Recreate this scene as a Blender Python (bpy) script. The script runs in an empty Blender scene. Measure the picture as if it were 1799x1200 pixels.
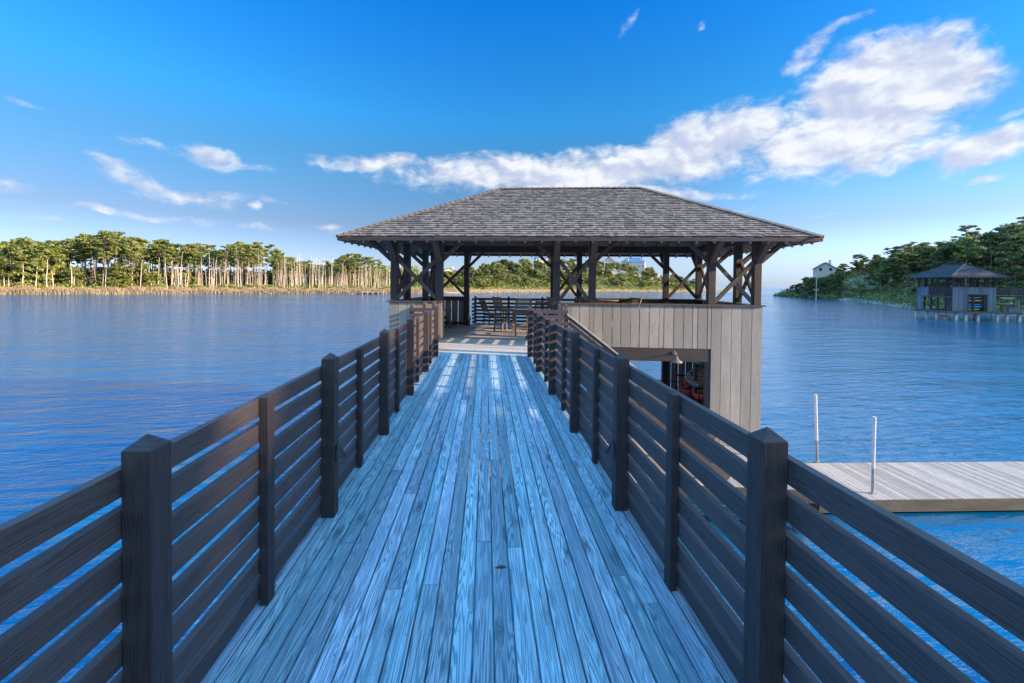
import bpy, bmesh, math, random
import numpy as np
from mathutils import Vector, Matrix
C = bpy.context.scene.collection
sc = bpy.context.scene
R = math.radians
random.seed(7)
rng = np.random.default_rng(11)

# ------------------------------------------------------------------ camera
YAW, PITCH, ROLL, FPX = .0615, .0176, .0097, 750.0
cd = bpy.data.cameras.new('camera'); cam = bpy.data.objects.new('camera', cd); C.objects.link(cam)
cd.sensor_width = 36; cd.lens = FPX/1799*36; cd.shift_y = -88.29/1799; cd.clip_start = .05; cd.clip_end = 40000
fwd = Vector((math.sin(YAW)*math.cos(PITCH), math.cos(YAW)*math.cos(PITCH), -math.sin(PITCH)))
right = Vector((math.cos(YAW), -math.sin(YAW), 0)); up = right.cross(fwd)
r2 = right*math.cos(ROLL) + up*math.sin(ROLL); u2 = up*math.cos(ROLL) - right*math.sin(ROLL)
cam.matrix_world = Matrix(((r2.x, u2.x, -fwd.x, 0), (r2.y, u2.y, -fwd.y, 0), (r2.z, u2.z, -fwd.z, 1.6), (0, 0, 0, 1)))
sc.camera = cam
sc.render.resolution_x, sc.render.resolution_y = 1024, 683
sc.view_settings.view_transform = 'Standard'; sc.view_settings.look = 'None'
sc.view_settings.exposure = 1.3; sc.view_settings.gamma = 1

# ------------------------------------------------------------------ sun and sky
SUN_EL, SUN_AZ = R(16.4), R(107)         # azimuth clockwise from +Y
sdir = Vector((math.sin(SUN_AZ)*math.cos(SUN_EL), math.cos(SUN_AZ)*math.cos(SUN_EL), math.sin(SUN_EL)))
sl = bpy.data.lights.new('sun', 'SUN'); sl.energy = 5.0; sl.angle = R(.6); sl.color = (1.0, .73, .49)
so = bpy.data.objects.new('sun', sl); C.objects.link(so)
so.rotation_euler = sdir.to_track_quat('Z', 'Y').to_euler()

w = bpy.data.worlds.new('World'); sc.world = w; w.use_nodes = True
nt = w.node_tree; nt.nodes.clear()
class N:
    """tiny node helper"""
    def __init__(s, nt): s.nt = nt
    def new(s, t, **k):
        n = s.nt.nodes.new(t)
        for a, b in k.items(): setattr(n, a, b)
        return n
    def put(s, sock, v):
        if isinstance(v, bpy.types.NodeSocket): s.nt.links.new(v, sock)
        elif v is not None: sock.default_value = v
    def m(s, op, a, b=None, c=None, clamp=False):
        n = s.new('ShaderNodeMath', operation=op, use_clamp=clamp)
        s.put(n.inputs[0], a); s.put(n.inputs[1], b)
        if c is not None: s.put(n.inputs[2], c)
        return n.outputs[0]
    def vm(s, op, a, b=None, sc=None):
        n = s.new('ShaderNodeVectorMath', operation=op)
        s.put(n.inputs[0], a); s.put(n.inputs[1], b)
        if sc is not None: s.put(n.inputs['Scale'], sc)
        return n.outputs[0]
    def noise(s, v, scale, det=4, rough=.55, dist=0):
        n = s.new('ShaderNodeTexNoise'); s.put(n.inputs['Vector'], v)
        n.inputs['Scale'].default_value = scale; n.inputs['Detail'].default_value = det
        n.inputs['Roughness'].default_value = rough; n.inputs['Distortion'].default_value = dist
        return n.outputs[0]
    def mix(s, f, a, b, bt='MIX'):
        n = s.new('ShaderNodeMix', data_type='RGBA', blend_type=bt); s.put(n.inputs[0], f)
        for i, x in ((6, a), (7, b)):
            s.put(n.inputs[i], x if isinstance(x, bpy.types.NodeSocket) else (*x, 1) if len(x) == 3 else x)
        return n.outputs[2]
    def ss(s, x, lo, hi, a=0., b=1.):
        n = s.new('ShaderNodeMapRange', interpolation_type='SMOOTHSTEP'); s.put(n.inputs[0], x)
        for i, v in enumerate((lo, hi, a, b)): n.inputs[i+1].default_value = v
        return n.outputs[0]
    def comb(s, x, y, z=0.):
        n = s.new('ShaderNodeCombineXYZ')
        for i, v in enumerate((x, y, z)): s.put(n.inputs[i], v)
        return n.outputs[0]
    def ramp(s, f, stops):
        n = s.new('ShaderNodeValToRGB'); s.put(n.inputs[0], f); e = n.color_ramp.elements
        while len(e) < len(stops): e.new(.5)
        for el, (p, c) in zip(e, stops): el.position = p; el.color = (*c, 1)
        return n.outputs[0]
    def sep(s, v):
        n = s.new('ShaderNodeSeparateXYZ'); s.put(n.inputs[0], v); return n.outputs

g = N(nt)
sky = g.new('ShaderNodeTexSky', sky_type='NISHITA', sun_disc=False)
sky.sun_elevation = SUN_EL; sky.sun_rotation = SUN_AZ; sky.air_density = 1; sky.dust_density = .3; sky.ozone_density = 2.5
tc = g.new('ShaderNodeTexCoord'); D = g.vm('NORMALIZE', tc.outputs['Generated'])
dx, dy, dz = g.sep(D)
el = g.m('ARCSINE', dz); az = g.m('ARCTAN2', dx, dy)
SKY_TINT = [(0.0, (.49, .66, 1.3)), (.04, (.49, .55, .86)), (.12, (.38, .41, .54)), (.26, (.25, .57, .74)), (.34, (.165, .74, 1.07)), (.56, (.035, .70, 1.42)), (1.0, (.10, .60, 1.25))]
tint = g.ramp(g.m('DIVIDE', el, 1.05, clamp=True), SKY_TINT)
skyc = g.mix(1.0, sky.outputs[0], tint, 'MULTIPLY')
glow = g.m('ADD', 1.0, g.m('MULTIPLY', .62, g.m('MULTIPLY', g.ss(dx, .15, .6), g.m('MULTIPLY', g.ss(el, .34, .14), g.ss(el, .0, .09)))))
skyc = g.vm('SCALE', skyc, sc=glow)
def pdir(px, py):
    a, b = px-899.5, py-600+88.29
    u = a*math.cos(ROLL)+b*math.sin(ROLL); v = -a*math.sin(ROLL)+b*math.cos(ROLL)
    d = r2*0 + right*u + up*(-v) + fwd*FPX
    d.normalize(); return math.atan2(d.x, d.y), math.asin(d.z)
# cloud banks: azimuth/elevation centres and half sizes in the sky (radians), tilt, weight
CL = [(1545,165,190,92,-4,1.5),(1640,140,120,62,-8,1.3),(1480,215,150,60,-10,1.3),(1440,245,170,62,-8,1.1),(1240,250,150,52,-8,1.2),(1120,294,230,40,-6,1.2),(1010,310,200,26,-3,1.1),
      (900,302,230,36,-3,.95),(655,282,115,17,-4,.8),(1560,262,150,34,-16,.95),(1725,262,120,30,-14,1.15),(1600,276,120,20,-10,.9),(1480,48,75,12,-4,.5),(1410,100,50,26,-30,.62),
      (365,268,60,24,8,.75),(365,276,120,12,4,.6),(300,336,130,20,8,.62),(420,346,110,9,2,.5),(190,290,80,14,10,.42),(20,338,70,16,6,.62),(447,360,13,12,0,.75),(1115,28,30,13,-40,.5),
      (1230,42,10,10,0,.5),(1180,338,170,13,6,.7),(1290,371,90,7,0,.5),(1735,316,40,6,0,.6),(1730,376,60,5,0,.35),(190,379,30,5,0,.5),(350,388,260,10,1,.42),
      (575,397,28,7,0,.5),(80,386,80,7,0,.35),(1700,60,80,7,-10,.3),(40,180,40,7,6,.4),(1420,380,120,5,-3,.35),(1780,200,40,10,-10,.5)]
wv = g.comb(az, el)
warp = g.vm('SUBTRACT', g.new('ShaderNodeTexNoise').outputs[1], (.5, .5, .5))
wn = warp.node.inputs[0].links[0].from_node; g.put(wn.inputs['Vector'], wv); wn.inputs['Scale'].default_value = 9; wn.inputs['Detail'].default_value = 3
wv2 = g.vm('ADD', wv, g.vm('SCALE', warp, sc=.05)); wx, wy, _ = g.sep(wv2)
mask = None
for (px, py, rx, ry, tl, wt) in CL:
    a0, e0 = pdir(px, py); a1, _ = pdir(px+rx, py); _, e1 = pdir(px, py-ry)
    ra, re = abs(a1-a0), abs(e1-e0); t = R(-tl)
    du, dv = g.m('SUBTRACT', wx, a0), g.m('SUBTRACT', wy, e0)
    pu = g.m('DIVIDE', g.m('ADD', g.m('MULTIPLY', du, math.cos(t)), g.m('MULTIPLY', dv, math.sin(t))), ra)
    pv = g.m('DIVIDE', g.m('SUBTRACT', g.m('MULTIPLY', dv, math.cos(t)), g.m('MULTIPLY', du, math.sin(t))), re)
    q = g.m('SQRT', g.m('ADD', g.m('MULTIPLY', pu, pu), g.m('MULTIPLY', pv, pv)))
    k = g.m('MULTIPLY', g.m('SUBTRACT', 1.35, q, clamp=True), wt)
    mask = k if mask is None else g.m('MAXIMUM', mask, k)
# a few loose clouds elsewhere round the horizon, out of the photograph
stretch = g.comb(g.m('MULTIPLY', wx, 1.15), g.m('MULTIPLY', wy, 1.9))
n1 = g.noise(stretch, 11, 8, .55)
n2 = g.noise(g.vm('ADD', stretch, (.014, .022, 0)), 11, 6, .5)
n3 = g.noise(g.vm('ADD', stretch, (3, 5, 0)), 5, 3, .5)
n4 = g.noise(g.vm('ADD', stretch, (7, 1, 0)), 42, 5, .6)
f = g.m('ADD', mask, g.m('MULTIPLY', g.m('SUBTRACT', n1, .5), 1.7))
f = g.m('ADD', f, g.m('MULTIPLY', g.m('SUBTRACT', n4, .5), .75))
dens = g.ss(f, .12, .98)
dens = g.m('MULTIPLY', dens, g.ss(mask, 0.0, .35))
shade = g.m('ADD', g.m('MULTIPLY', g.m('SUBTRACT', n1, n2), 3.0), g.m('ADD', .62, g.m('MULTIPLY', g.m('SUBTRACT', .5, n3), 1.1)), clamp=True)
ccol = g.ramp(shade, [(0., (2.2, 2.5, 3.5)), (.45, (2.75, 2.95, 3.6)), (.8, (3.6, 3.75, 4.05)), (1., (4.05, 4.1, 4.2))])
cmix = g.mix(g.m('MULTIPLY', dens, .93), skyc, ccol)
# a bright high veil added out of view overhead, aside and behind, filling shade
fill_veil = g.m('MAXIMUM', g.ss(el, .70, 1.0), g.m('MULTIPLY', g.ss(g.m('ABSOLUTE', dx), .81, .95), g.ss(el, .08, .3)))
fill_veil = g.m('MAXIMUM', fill_veil, g.m('MULTIPLY', g.ss(dy, -.05, -.5), g.ss(el, .03, .3)))
fill_veil = g.m('MULTIPLY', fill_veil, g.ss(g.noise(g.vm('MULTIPLY', D, (1., 2.5, 1.)), 2.2, 5, .6), .2, .55, .6, .9))
fill_col = g.ramp(g.m('ADD', g.m('MULTIPLY', dx, .5), .5), [(.05, (1.3, 4.8, 12.)), (.5, (3.2, 8.0, 13.8)), (.84, (4.0, 8.0, 12.6)), (.96, (10.0, 8.8, 8.4))])
fill_col = g.mix(g.m('MULTIPLY', g.ss(dy, -.05, -.6), g.ss(el, .9, .4)), fill_col, (2.8, 3.1, 3.7))
cmix = g.mix(fill_veil, cmix, fill_col)
bg = g.new('ShaderNodeBackground'); bg.inputs[1].default_value = .10
g.put(bg.inputs[0], cmix); wo = g.new('ShaderNodeOutputWorld'); nt.links.new(bg.outputs[0], wo.inputs[0])

# ------------------------------------------------------------------ materials
def mat(name):
    m = bpy.data.materials.new(name); m.use_nodes = True; m.node_tree.nodes.clear()
    g = N(m.node_tree); b = g.new('ShaderNodeBsdfPrincipled'); o = g.new('ShaderNodeOutputMaterial')
    m.node_tree.links.new(b.outputs[0], o.inputs[0]); return m, g, b, o
def wood(name, light, dark, rough=.75, contour=9., lines=.55, tone=.25, blotch=.3, knots=.5, tint2=None, bump=.25, spec=.3, groove=.0):
    m, g, b, o = mat(name)
    uv = g.new('ShaderNodeUVMap').outputs[0]; u, v, _ = g.sep(uv)
    isl = g.new('ShaderNodeNewGeometry').outputs['Random Per Island']
    base = g.comb(g.m('MULTIPLY', u, .42), g.m('MULTIPLY', v, 10.), g.m('MULTIPLY', isl, 37.))
    d = g.noise(base, 1.0, 3.0, .42)
    vo = g.new('ShaderNodeTexVoronoi'); vo.feature = 'F1'; vo.inputs['Scale'].default_value = 1.0; vo.inputs['Randomness'].default_value = 1.0
    g.put(vo.inputs['Vector'], g.comb(g.m('MULTIPLY', u, 2.2), g.m('MULTIPLY', v, 11.), g.m('MULTIPLY', isl, 11.)))
    kd = vo.outputs['Distance']
    knot = g.ss(kd, .26, .02)                       # 1 at the knot's heart
    d2 = g.m('ADD', d, g.m('MULTIPLY', knot, .28*knots*2))
    ring = g.m('SINE', g.m('MULTIPLY', d2, contour*24.))
    ring = g.ss(ring, -.2, .95)
    fine = g.noise(g.comb(g.m('MULTIPLY', u, 5.), g.m('MULTIPLY', v, 260.), isl), 1.0, 3, .6)
    med = g.noise(g.comb(g.m('MULTIPLY', u, 1.6), g.m('MULTIPLY', v, 45.), isl), 1.0, 3, .6)
    k = g.m('ADD', g.m('MULTIPLY', ring, lines), g.m('MULTIPLY', g.m('SUBTRACT', fine, .5), 1.3))
    k = g.m('ADD', k, g.m('MULTIPLY', g.m('SUBTRACT', med, .5), .8), clamp=True)
    col = g.mix(k, light, dark)
    heart = g.ss(kd, .06*knots*2, .02)
    col = g.mix(g.m('MULTIPLY', heart, .8), col, tuple(c*.35 for c in dark))
    tv = g.ss(isl, 0, 1, 1-tone, 1+tone)
    col = g.mix(1.0, col, g.comb(tv, tv, tv), 'MULTIPLY')
    if name.startswith('weathered_blue'):  # only the boardwalk decking, tinted with sky-lit blue
        hv = g.new('ShaderNodeTexWhiteNoise'); hv.noise_dimensions = '1D'; g.put(hv.inputs['W'], g.m('MULTIPLY', isl, 91.)); col = g.mix(1.0, col, g.ramp(hv.outputs[0], [(0., (1.06, .96, 1.05)), (.5, (1., 1., 1.)), (1., (.86, 1.02, 1.03))]), 'MULTIPLY')
    bl = g.noise(g.comb(g.m('MULTIPLY', u, 1.1), g.m('MULTIPLY', v, 3.5), g.m('MULTIPLY', isl, 5.)), 1.3, 4, .6)
    bm = g.ss(bl, .35, .7)
    col = g.mix(g.m('MULTIPLY', bm, blotch), col, tint2 or dark)
    g.put(b.inputs['Base Color'], col)
    b.inputs['Roughness'].default_value = rough; b.inputs['Specular IOR Level'].default_value = spec
    bp = g.new('ShaderNodeBump'); bp.inputs['Strength'].default_value = bump; bp.inputs['Distance'].default_value = .004
    g.put(bp.inputs['Height'], g.m('SUBTRACT', 1.0, g.m('ADD', k, g.m('MULTIPLY', heart, .6)))); m.node_tree.links.new(bp.outputs[0], b.inputs['Normal'])
    return m
def plain(name, col, rough=.5, metal=0., var=.12, scale=6., bump=0.):
    m, g, b, o = mat(name); oc = g.new('ShaderNodeTexCoord').outputs['Object']
    n = g.noise(oc, scale, 5, .6); t = g.ss(n, .3, .7, 1-var, 1+var)
    g.put(b.inputs['Base Color'], g.mix(1., col, g.comb(t, t, t), 'MULTIPLY'))
    g.put(b.inputs['Roughness'], g.ss(n, .2, .8, max(rough-.12, .02), rough+.12)); b.inputs['Metallic'].default_value = metal
    if bump:
        bp = g.new('ShaderNodeBump'); bp.inputs['Strength'].default_value = bump; bp.inputs['Distance'].default_value = .02
        g.put(bp.inputs['Height'], g.noise(oc, scale*6, 4, .6)); m.node_tree.links.new(bp.outputs[0], b.inputs['Normal'])
    return m
def foliage(name, c1, c2, c3, trans=.25):
    m, g, b, o = mat(name)
    geo = g.new('ShaderNodeNewGeometry'); isl = geo.outputs['Random Per Island']; oi = g.new('ShaderNodeObjectInfo').outputs['Random']
    col = g.ramp(isl, [(0., c1), (.55, c2), (1., c3)])
    t = g.ss(oi, 0, 1, .72, 1.3); col = g.mix(1., col, g.comb(t, t, g.m('MULTIPLY', t, .95)), 'MULTIPLY')
    g.put(b.inputs['Base Color'], col); b.inputs['Roughness'].default_value = .65; b.inputs['Specular IOR Level'].default_value = .15
    tr = g.new('ShaderNodeBsdfTranslucent'); g.put(tr.inputs[0], col); mx = g.new('ShaderNodeMixShader'); mx.inputs[0].default_value = trans
    m.node_tree.links.new(b.outputs[0], mx.inputs[1]); m.node_tree.links.new(tr.outputs[0], mx.inputs[2]); m.node_tree.links.new(mx.outputs[0], o.inputs[0])
    return m
M = {}
M['deck'] = wood('weathered_blue_skylight_decking', (.37, .50, .57), (.045, .105, .16), .85, 10, .66, .26, .5, .9, (.13, .27, .36), .9, .12)  # grey boards tinted blue to carry the sky-lit shade
M['deck2'] = wood('weathered_pavilion_decking', (.50, .46, .41), (.25, .22, .20), .8, 8, .5, .2, .2, .4, None, .4)
M['rail'] = wood('dark_stained_rail', (.108, .088, .087), (.040, .033, .034), .6, 8, .4, .18, .2, .4, (.08, .062, .062), .5, .3)
M['rail_post'] = wood('shade_darkened_stained_post', (.062, .050, .050), (.022, .018, .019), .6, 8, .4, .1, .2, .4, None, .5, .3)  # rail stain darkened further to hold the shade on post fronts
M['post'] = wood('dark_stained_timber', (.060, .050, .050), (.028, .023, .025), .6, 8, .5, .15, .2, .3, None, .4, .35)
M['beam'] = wood('brown_stained_timber', (.125, .10, .085), (.06, .048, .042), .7, 8, .5, .2, .25, .4, None, .4)
M['board'] = wood('grey_stained_wall_board', (.345, .315, .275), (.19, .17, .15), .8, 7, .4, .2, .4, .9, (.21, .205, .19), .5)
M['soffit'] = wood('brown_soffit_boards', (.36, .26, .19), (.20, .145, .105), .8, 7, .4, .15, .2, .3)
M['grey_timber'] = wood('silvery_dock_timber', (.40, .365, .33), (.17, .16, .15), .85, 8, .5, .2, .25, .4, None, .5)
M['skirt'] = wood('algae_stained_dock_fascia', (.07, .068, .055), (.025, .026, .022), .85, 6, .4, .2, .5, .3, (.12, .105, .085), .4)
M['chair'] = wood('oiled_teak', (.52, .40, .31), (.28, .21, .16), .6, 7, .4, .15, .2, .1)
M['pile'] = wood('round_pile_wood', (.22, .20, .18), (.10, .09, .08), .9, 6, .4, .1, .3, .3)
M['shingle'] = wood('weathered_cedar_shingle', (.54, .47, .405), (.22, .19, .165), .85, 6, .35, .38, .25, .0, (.27, .25, .245), .6)
M['hipcap'] = wood('sunbleached_hip_cap', (.42, .36, .29), (.24, .20, .16), .85, 6, .3, .15, .1, .0)
M['nail'] = plain('galvanised_nail', (.35, .38, .40), .45, .7)
M['metal_dark'] = plain('dark_bronze_metal', (.03, .03, .035), .4, .6)
M['metal_grey'] = plain('galvanised_metal', (.38, .39, .40), .4, .7)
M['lamp_cream'] = plain('weathered_cream_enamel', (.17, .15, .12), .5, .0)
M['pvc'] = plain('white_pvc_sleeve', (.55, .57, .60), .35)
M['sand'] = plain('pale_sand', (.46, .41, .33), .95, 0, .2, .2, .3)
M['bark'] = plain('pine_bark', (.27, .20, .15), .95, 0, .3, 2.)
M['snag'] = plain('bleached_dead_wood', (.52, .44, .35), .9, 0, .25, .7)
M['white'] = plain('white_house_paint', (.74, .74, .72), .7)
M['cream'] = plain('cream_house_paint', (.60, .53, .43), .7)
M['blueroof'] = plain('blue_metal_roof', (.10, .20, .36), .35, .2)
M['greyroof'] = plain('grey_house_roof', (.20, .21, .23), .6)
M['glass'] = plain('window_glass', (.03, .05, .07), .08)
M['pine'] = foliage('pine_needles', (.085, .12, .035), (.18, .22, .06), (.33, .35, .11))  # greens lightened in place of distance haze
M['oak'] = foliage('scrub_leaves', (.09, .12, .03), (.20, .22, .06), (.34, .32, .13))
M['hillpine'] = foliage('hill_pine_needles', (.06, .085, .035), (.13, .16, .055), (.28, .29, .11))  # needles lightened too, standing in for haze over the far trees
M['shrub'] = foliage('shore_shrub_leaves', (.14, .18, .04), (.25, .28, .07), (.38, .36, .14))
M['grass'] = foliage('dry_marsh_grass', (.32, .25, .15), (.50, .40, .26), (.62, .52, .37), .3)
# water
m, g, b, o = mat('lagoon_water')
pos = g.new('ShaderNodeNewGeometry').outputs['Position']
px_, py_, _ = g.sep(pos)
rot = g.comb(g.m('ADD', g.m('MULTIPLY', px_, .30), g.m('MULTIPLY', py_, .12)), g.m('SUBTRACT', g.m('MULTIPLY', py_, 1.), g.m('MULTIPLY', px_, .16)))
h1 = g.noise(rot, .8, 3, .55, .3); h2 = g.noise(rot, 3.2, 4, .6, .5); h3 = g.noise(rot, 9., 3, .6, .2)
gust = g.ss(g.noise(g.comb(g.m('MULTIPLY', px_, .35), py_), .02, 4, .6), .3, .7, .6, 1.3)
h0 = g.noise(g.vm('ADD', rot, (40, 9, 0)), .26, 3, .6, .6)
hh = g.m('ADD', g.m('ADD', g.m('MULTIPLY', h0, .95), g.m('MULTIPLY', h1, .40)), g.m('ADD', g.m('MULTIPLY', h2, .26), g.m('MULTIPLY', h3, .06)))
bp = g.new('ShaderNodeBump'); bp.inputs['Distance'].default_value = .42; g.put(bp.inputs['Strength'], g.m('MULTIPLY', gust, .75)); g.put(bp.inputs['Height'], hh)
df = g.new('ShaderNodeBsdfDiffuse'); df.inputs[0].default_value = (.002, .105, .225, 1)
gl = g.new('ShaderNodeBsdfGlossy'); gl.inputs['Color'].default_value = (.93, .97, 1., 1); gl.inputs['Roughness'].default_value = .07
fr_ = g.new('ShaderNodeFresnel'); fr_.inputs['IOR'].default_value = 2.5
for n_ in (gl, fr_): m.node_tree.links.new(bp.outputs[0], n_.inputs['Normal'])
mx = g.new('ShaderNodeMixShader'); g.put(mx.inputs[0], fr_.outputs[0]); m.node_tree.links.new(df.outputs[0], mx.inputs[1]); m.node_tree.links.new(gl.outputs[0], mx.inputs[2]); m.node_tree.links.new(mx.outputs[0], o.inputs[0])
M['water'] = m
# ground: sand near the shore, leaf litter and grass inland
m, g, b, o = mat('shore_ground'); oc = g.new('ShaderNodeTexCoord').outputs['Object']
n = g.noise(oc, .35, 5, .6); n2_ = g.noise(oc, .04, 4, .6)
col = g.mix(g.ss(n, .38, .62), (.36, .31, .22), (.12, .14, .06)); col = g.mix(g.ss(n2_, .5, .62), col, (.40, .35, .27))
g.put(b.inputs['Base Color'], col); b.inputs['Roughness'].default_value = .95; M['ground'] = m

# ------------------------------------------------------------------ mesh builder
class MB:
    def __init__(s): s.V = []; s.F = []; s.U = []
    def box(s, x0, x1, y0, y1, z0, z1, grain=None):
        c = Vector(((x0+x1)/2, (y0+y1)/2, (z0+z1)/2)); h = [abs(x1-x0)/2, abs(y1-y0)/2, abs(z1-z0)/2]
        A = [Vector((1, 0, 0)), Vector((0, 1, 0)), Vector((0, 0, 1))]
        gi = {'x': 0, 'y': 1, 'z': 2}[grain] if grain else h.index(max(h))
        k = [gi, (gi+1) % 3, (gi+2) % 3]
        s.obox(c, [A[i] for i in k], [h[i] for i in k])
    def obox(s, c, ax, h):
        i0 = len(s.V); ru, rv = random.random()*40, random.random()*40
        for sx in (-1, 1):
            for sy in (-1, 1):
                for sz in (-1, 1): s.V.append(c+ax[0]*sx*h[0]+ax[1]*sy*h[1]+ax[2]*sz*h[2])
        P = lambda a, b_, c_: i0+a*4+b_*2+c_
        lx, ly, lz = h[0]*2, h[1]*2, h[2]*2
        def q(idx, uv): s.F.append(idx); s.U.append([(ru+a, rv+b_) for a, b_ in uv])
        q([P(0,0,1), P(1,0,1), P(1,1,1), P(0,1,1)], [(0,0),(lx,0),(lx,ly),(0,ly)])
        q([P(0,1,0), P(1,1,0), P(1,0,0), P(0,0,0)], [(0,ly),(lx,ly),(lx,0),(0,0)])
        q([P(0,0,0), P(1,0,0), P(1,0,1), P(0,0,1)], [(0,ly),(lx,ly),(lx,ly+lz),(0,ly+lz)])
        q([P(0,1,1), P(1,1,1), P(1,1,0), P(0,1,0)], [(0,-lz),(lx,-lz),(lx,0),(0,0)])
        q([P(1,0,0), P(1,1,0), P(1,1,1), P(1,0,1)], [(0,0),(.02,ly),(.02,ly+lz),(0,lz)])
        q([P(0,0,1), P(0,1,1), P(0,1,0), P(0,0,0)], [(0,lz),(.02,ly+lz),(.02,ly),(0,0)])
    def beam(s, p0, p1, wd, ht, upv=(0, 0, 1)):
        p0, p1 = Vector(p0), Vector(p1); a = (p1-p0); L = a.length; a.normalize(); upv = Vector(upv)
        b_ = upv.cross(a)
        if b_.length < 1e-4: b_ = Vector((1, 0, 0))
        b_.normalize(); c = a.cross(b_)
        s.obox((p0+p1)/2, [a, b_, c], [L/2, wd/2, ht/2])
    def face(s, pts, uv=None):
        i0 = len(s.V); s.V += [Vector(p) for p in pts]; s.F.append(list(range(i0, i0+len(pts))))
        s.U.append(uv or [(p[0], p[1]) for p in pts])
    def post(s, x0, x1, y0, y1, z0, zs, zt):
        s.box(x0, x1, y0, y1, z0, zs, 'z'); cx, cy = (x0+x1)/2, (y0+y1)/2; r = random.random()*9
        q = [(x0, y0), (x1, y0), (x1, y1), (x0, y1)]
        for i in range(4):
            a, b_ = q[i], q[(i+1) % 4]; s.face([(*a, zs+.0005), (*b_, zs+.0005), (cx, cy, zt)], [(r, r), (r+.09, r), (r+.04, r+.05)])
    def tube(s, p0, p1, r0, r1, n=10, cap=True):
        p0, p1 = Vector(p0), Vector(p1); a = (p1-p0); L = a.length
        if L < 1e-6: return
        a.normalize(); b_ = a.orthogonal().normalized(); c = a.cross(b_); i0 = len(s.V); ru = random.random()*30
        for p, r in ((p0, r0), (p1, r1)):
            for k in range(n): t = k/n*2*math.pi; s.V.append(p+b_*math.cos(t)*r+c*math.sin(t)*r)
        cc = 2*math.pi*max(r0, r1)
        for k in range(n):
            k2 = (k+1) % n; s.F.append([i0+k, i0+k2, i0+n+k2, i0+n+k]); s.U.append([(ru, k/n*cc), (ru, (k+1)/n*cc), (ru+L, (k+1)/n*cc), (ru+L, k/n*cc)])
        if cap:
            for o_, sgn in ((0, -1), (n, 1)):
                idx = [i0+o_+k for k in range(n)]
                if sgn < 0: idx.reverse()
                s.F.append(idx); s.U.append([(ru+.01*k, 0) for k in range(n)])
    def lathe(s, c, prof, n=16, axis=None):
        ax = Vector(axis or (0, 0, 1)).normalized(); b_ = ax.orthogonal().normalized(); d = ax.cross(b_); i0 = len(s.V); c = Vector(c)
        for (r, h) in prof:
            for k in range(n): t = k/n*2*math.pi; s.V.append(c+ax*h+b_*math.cos(t)*r+d*math.sin(t)*r)
        for j in range(len(prof)-1):
            for k in range(n):
                k2 = (k+1) % n; s.F.append([i0+j*n+k, i0+j*n+k2, i0+(j+1)*n+k2, i0+(j+1)*n+k]); s.U.append([(0, 0), (.1, 0), (.1, .1), (0, .1)])
    def build(s, name, m, parent=None, bevel=0, smooth=False):
        me = bpy.data.meshes.new(name); me.from_pydata([tuple(v) for v in s.V], [], s.F)
        uv = me.uv_layers.new(name='UVMap'); flat = [c for f_ in s.U for p in f_ for c in p]; uv.data.foreach_set('uv', flat)
        me.materials.append(m); o = bpy.data.objects.new(name, me); C.objects.link(o)
        if parent: o.parent = parent
        if smooth: me.polygons.foreach_set('use_smooth', [True]*len(me.polygons))
        if bevel:
            bv = o.modifiers.new('bevel', 'BEVEL'); bv.width = bevel; bv.segments = 2; bv.limit_method = 'ANGLE'; bv.angle_limit = R(40)
        return o
def tag(o, label=None, cat=None, group=None, kind=None):
    for k, v in (('label', label), ('category', cat), ('group', group), ('kind', kind)):
        if v: o[k] = v
    return o
def empty(name, loc=(0, 0, 0), rz=0., label=None, cat=None, group=None):
    o = bpy.data.objects.new(name, None); C.objects.link(o); o.location = loc; o.rotation_euler = (0, 0, rz); return tag(o, label, cat, group)
def copy_tree(o, parent=None):
    c = o.copy(); C.objects.link(c); c.parent = parent
    for ch in list(o.children): copy_tree(ch, c)
    return c
def fastmesh(name, V, Q, m, U=None):
    """V (n,3), Q (k,4) arrays -> object"""
    me = bpy.data.meshes.new(name); n, k = len(V), len(Q)
    me.vertices.add(n); me.vertices.foreach_set('co', np.asarray(V, np.float32).ravel())
    me.loops.add(k*4); me.loops.foreach_set('vertex_index', np.asarray(Q, np.int32).ravel())
    me.polygons.add(k); me.polygons.foreach_set('loop_start', np.arange(0, k*4, 4, dtype=np.int32))
    try: me.polygons.foreach_set('loop_total', np.full(k, 4, np.int32))
    except Exception: pass
    me.update(calc_edges=True); me.materials.append(m); return me
def mobj(name, me, parent=None, loc=(0, 0, 0)):
    o = bpy.data.objects.new(name, me); C.objects.link(o); o.location = loc; o.parent = parent; return o

# ------------------------------------------------------------------ water, sky backdrop comes from the world
WZ = -3.7
mb = MB(); S = 30000; mb.face([(-S, -S, WZ), (S, -S, WZ), (S, S, WZ), (-S, S, WZ)]); o = mb.build('water', M['water']); tag(o, kind='structure')

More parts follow.
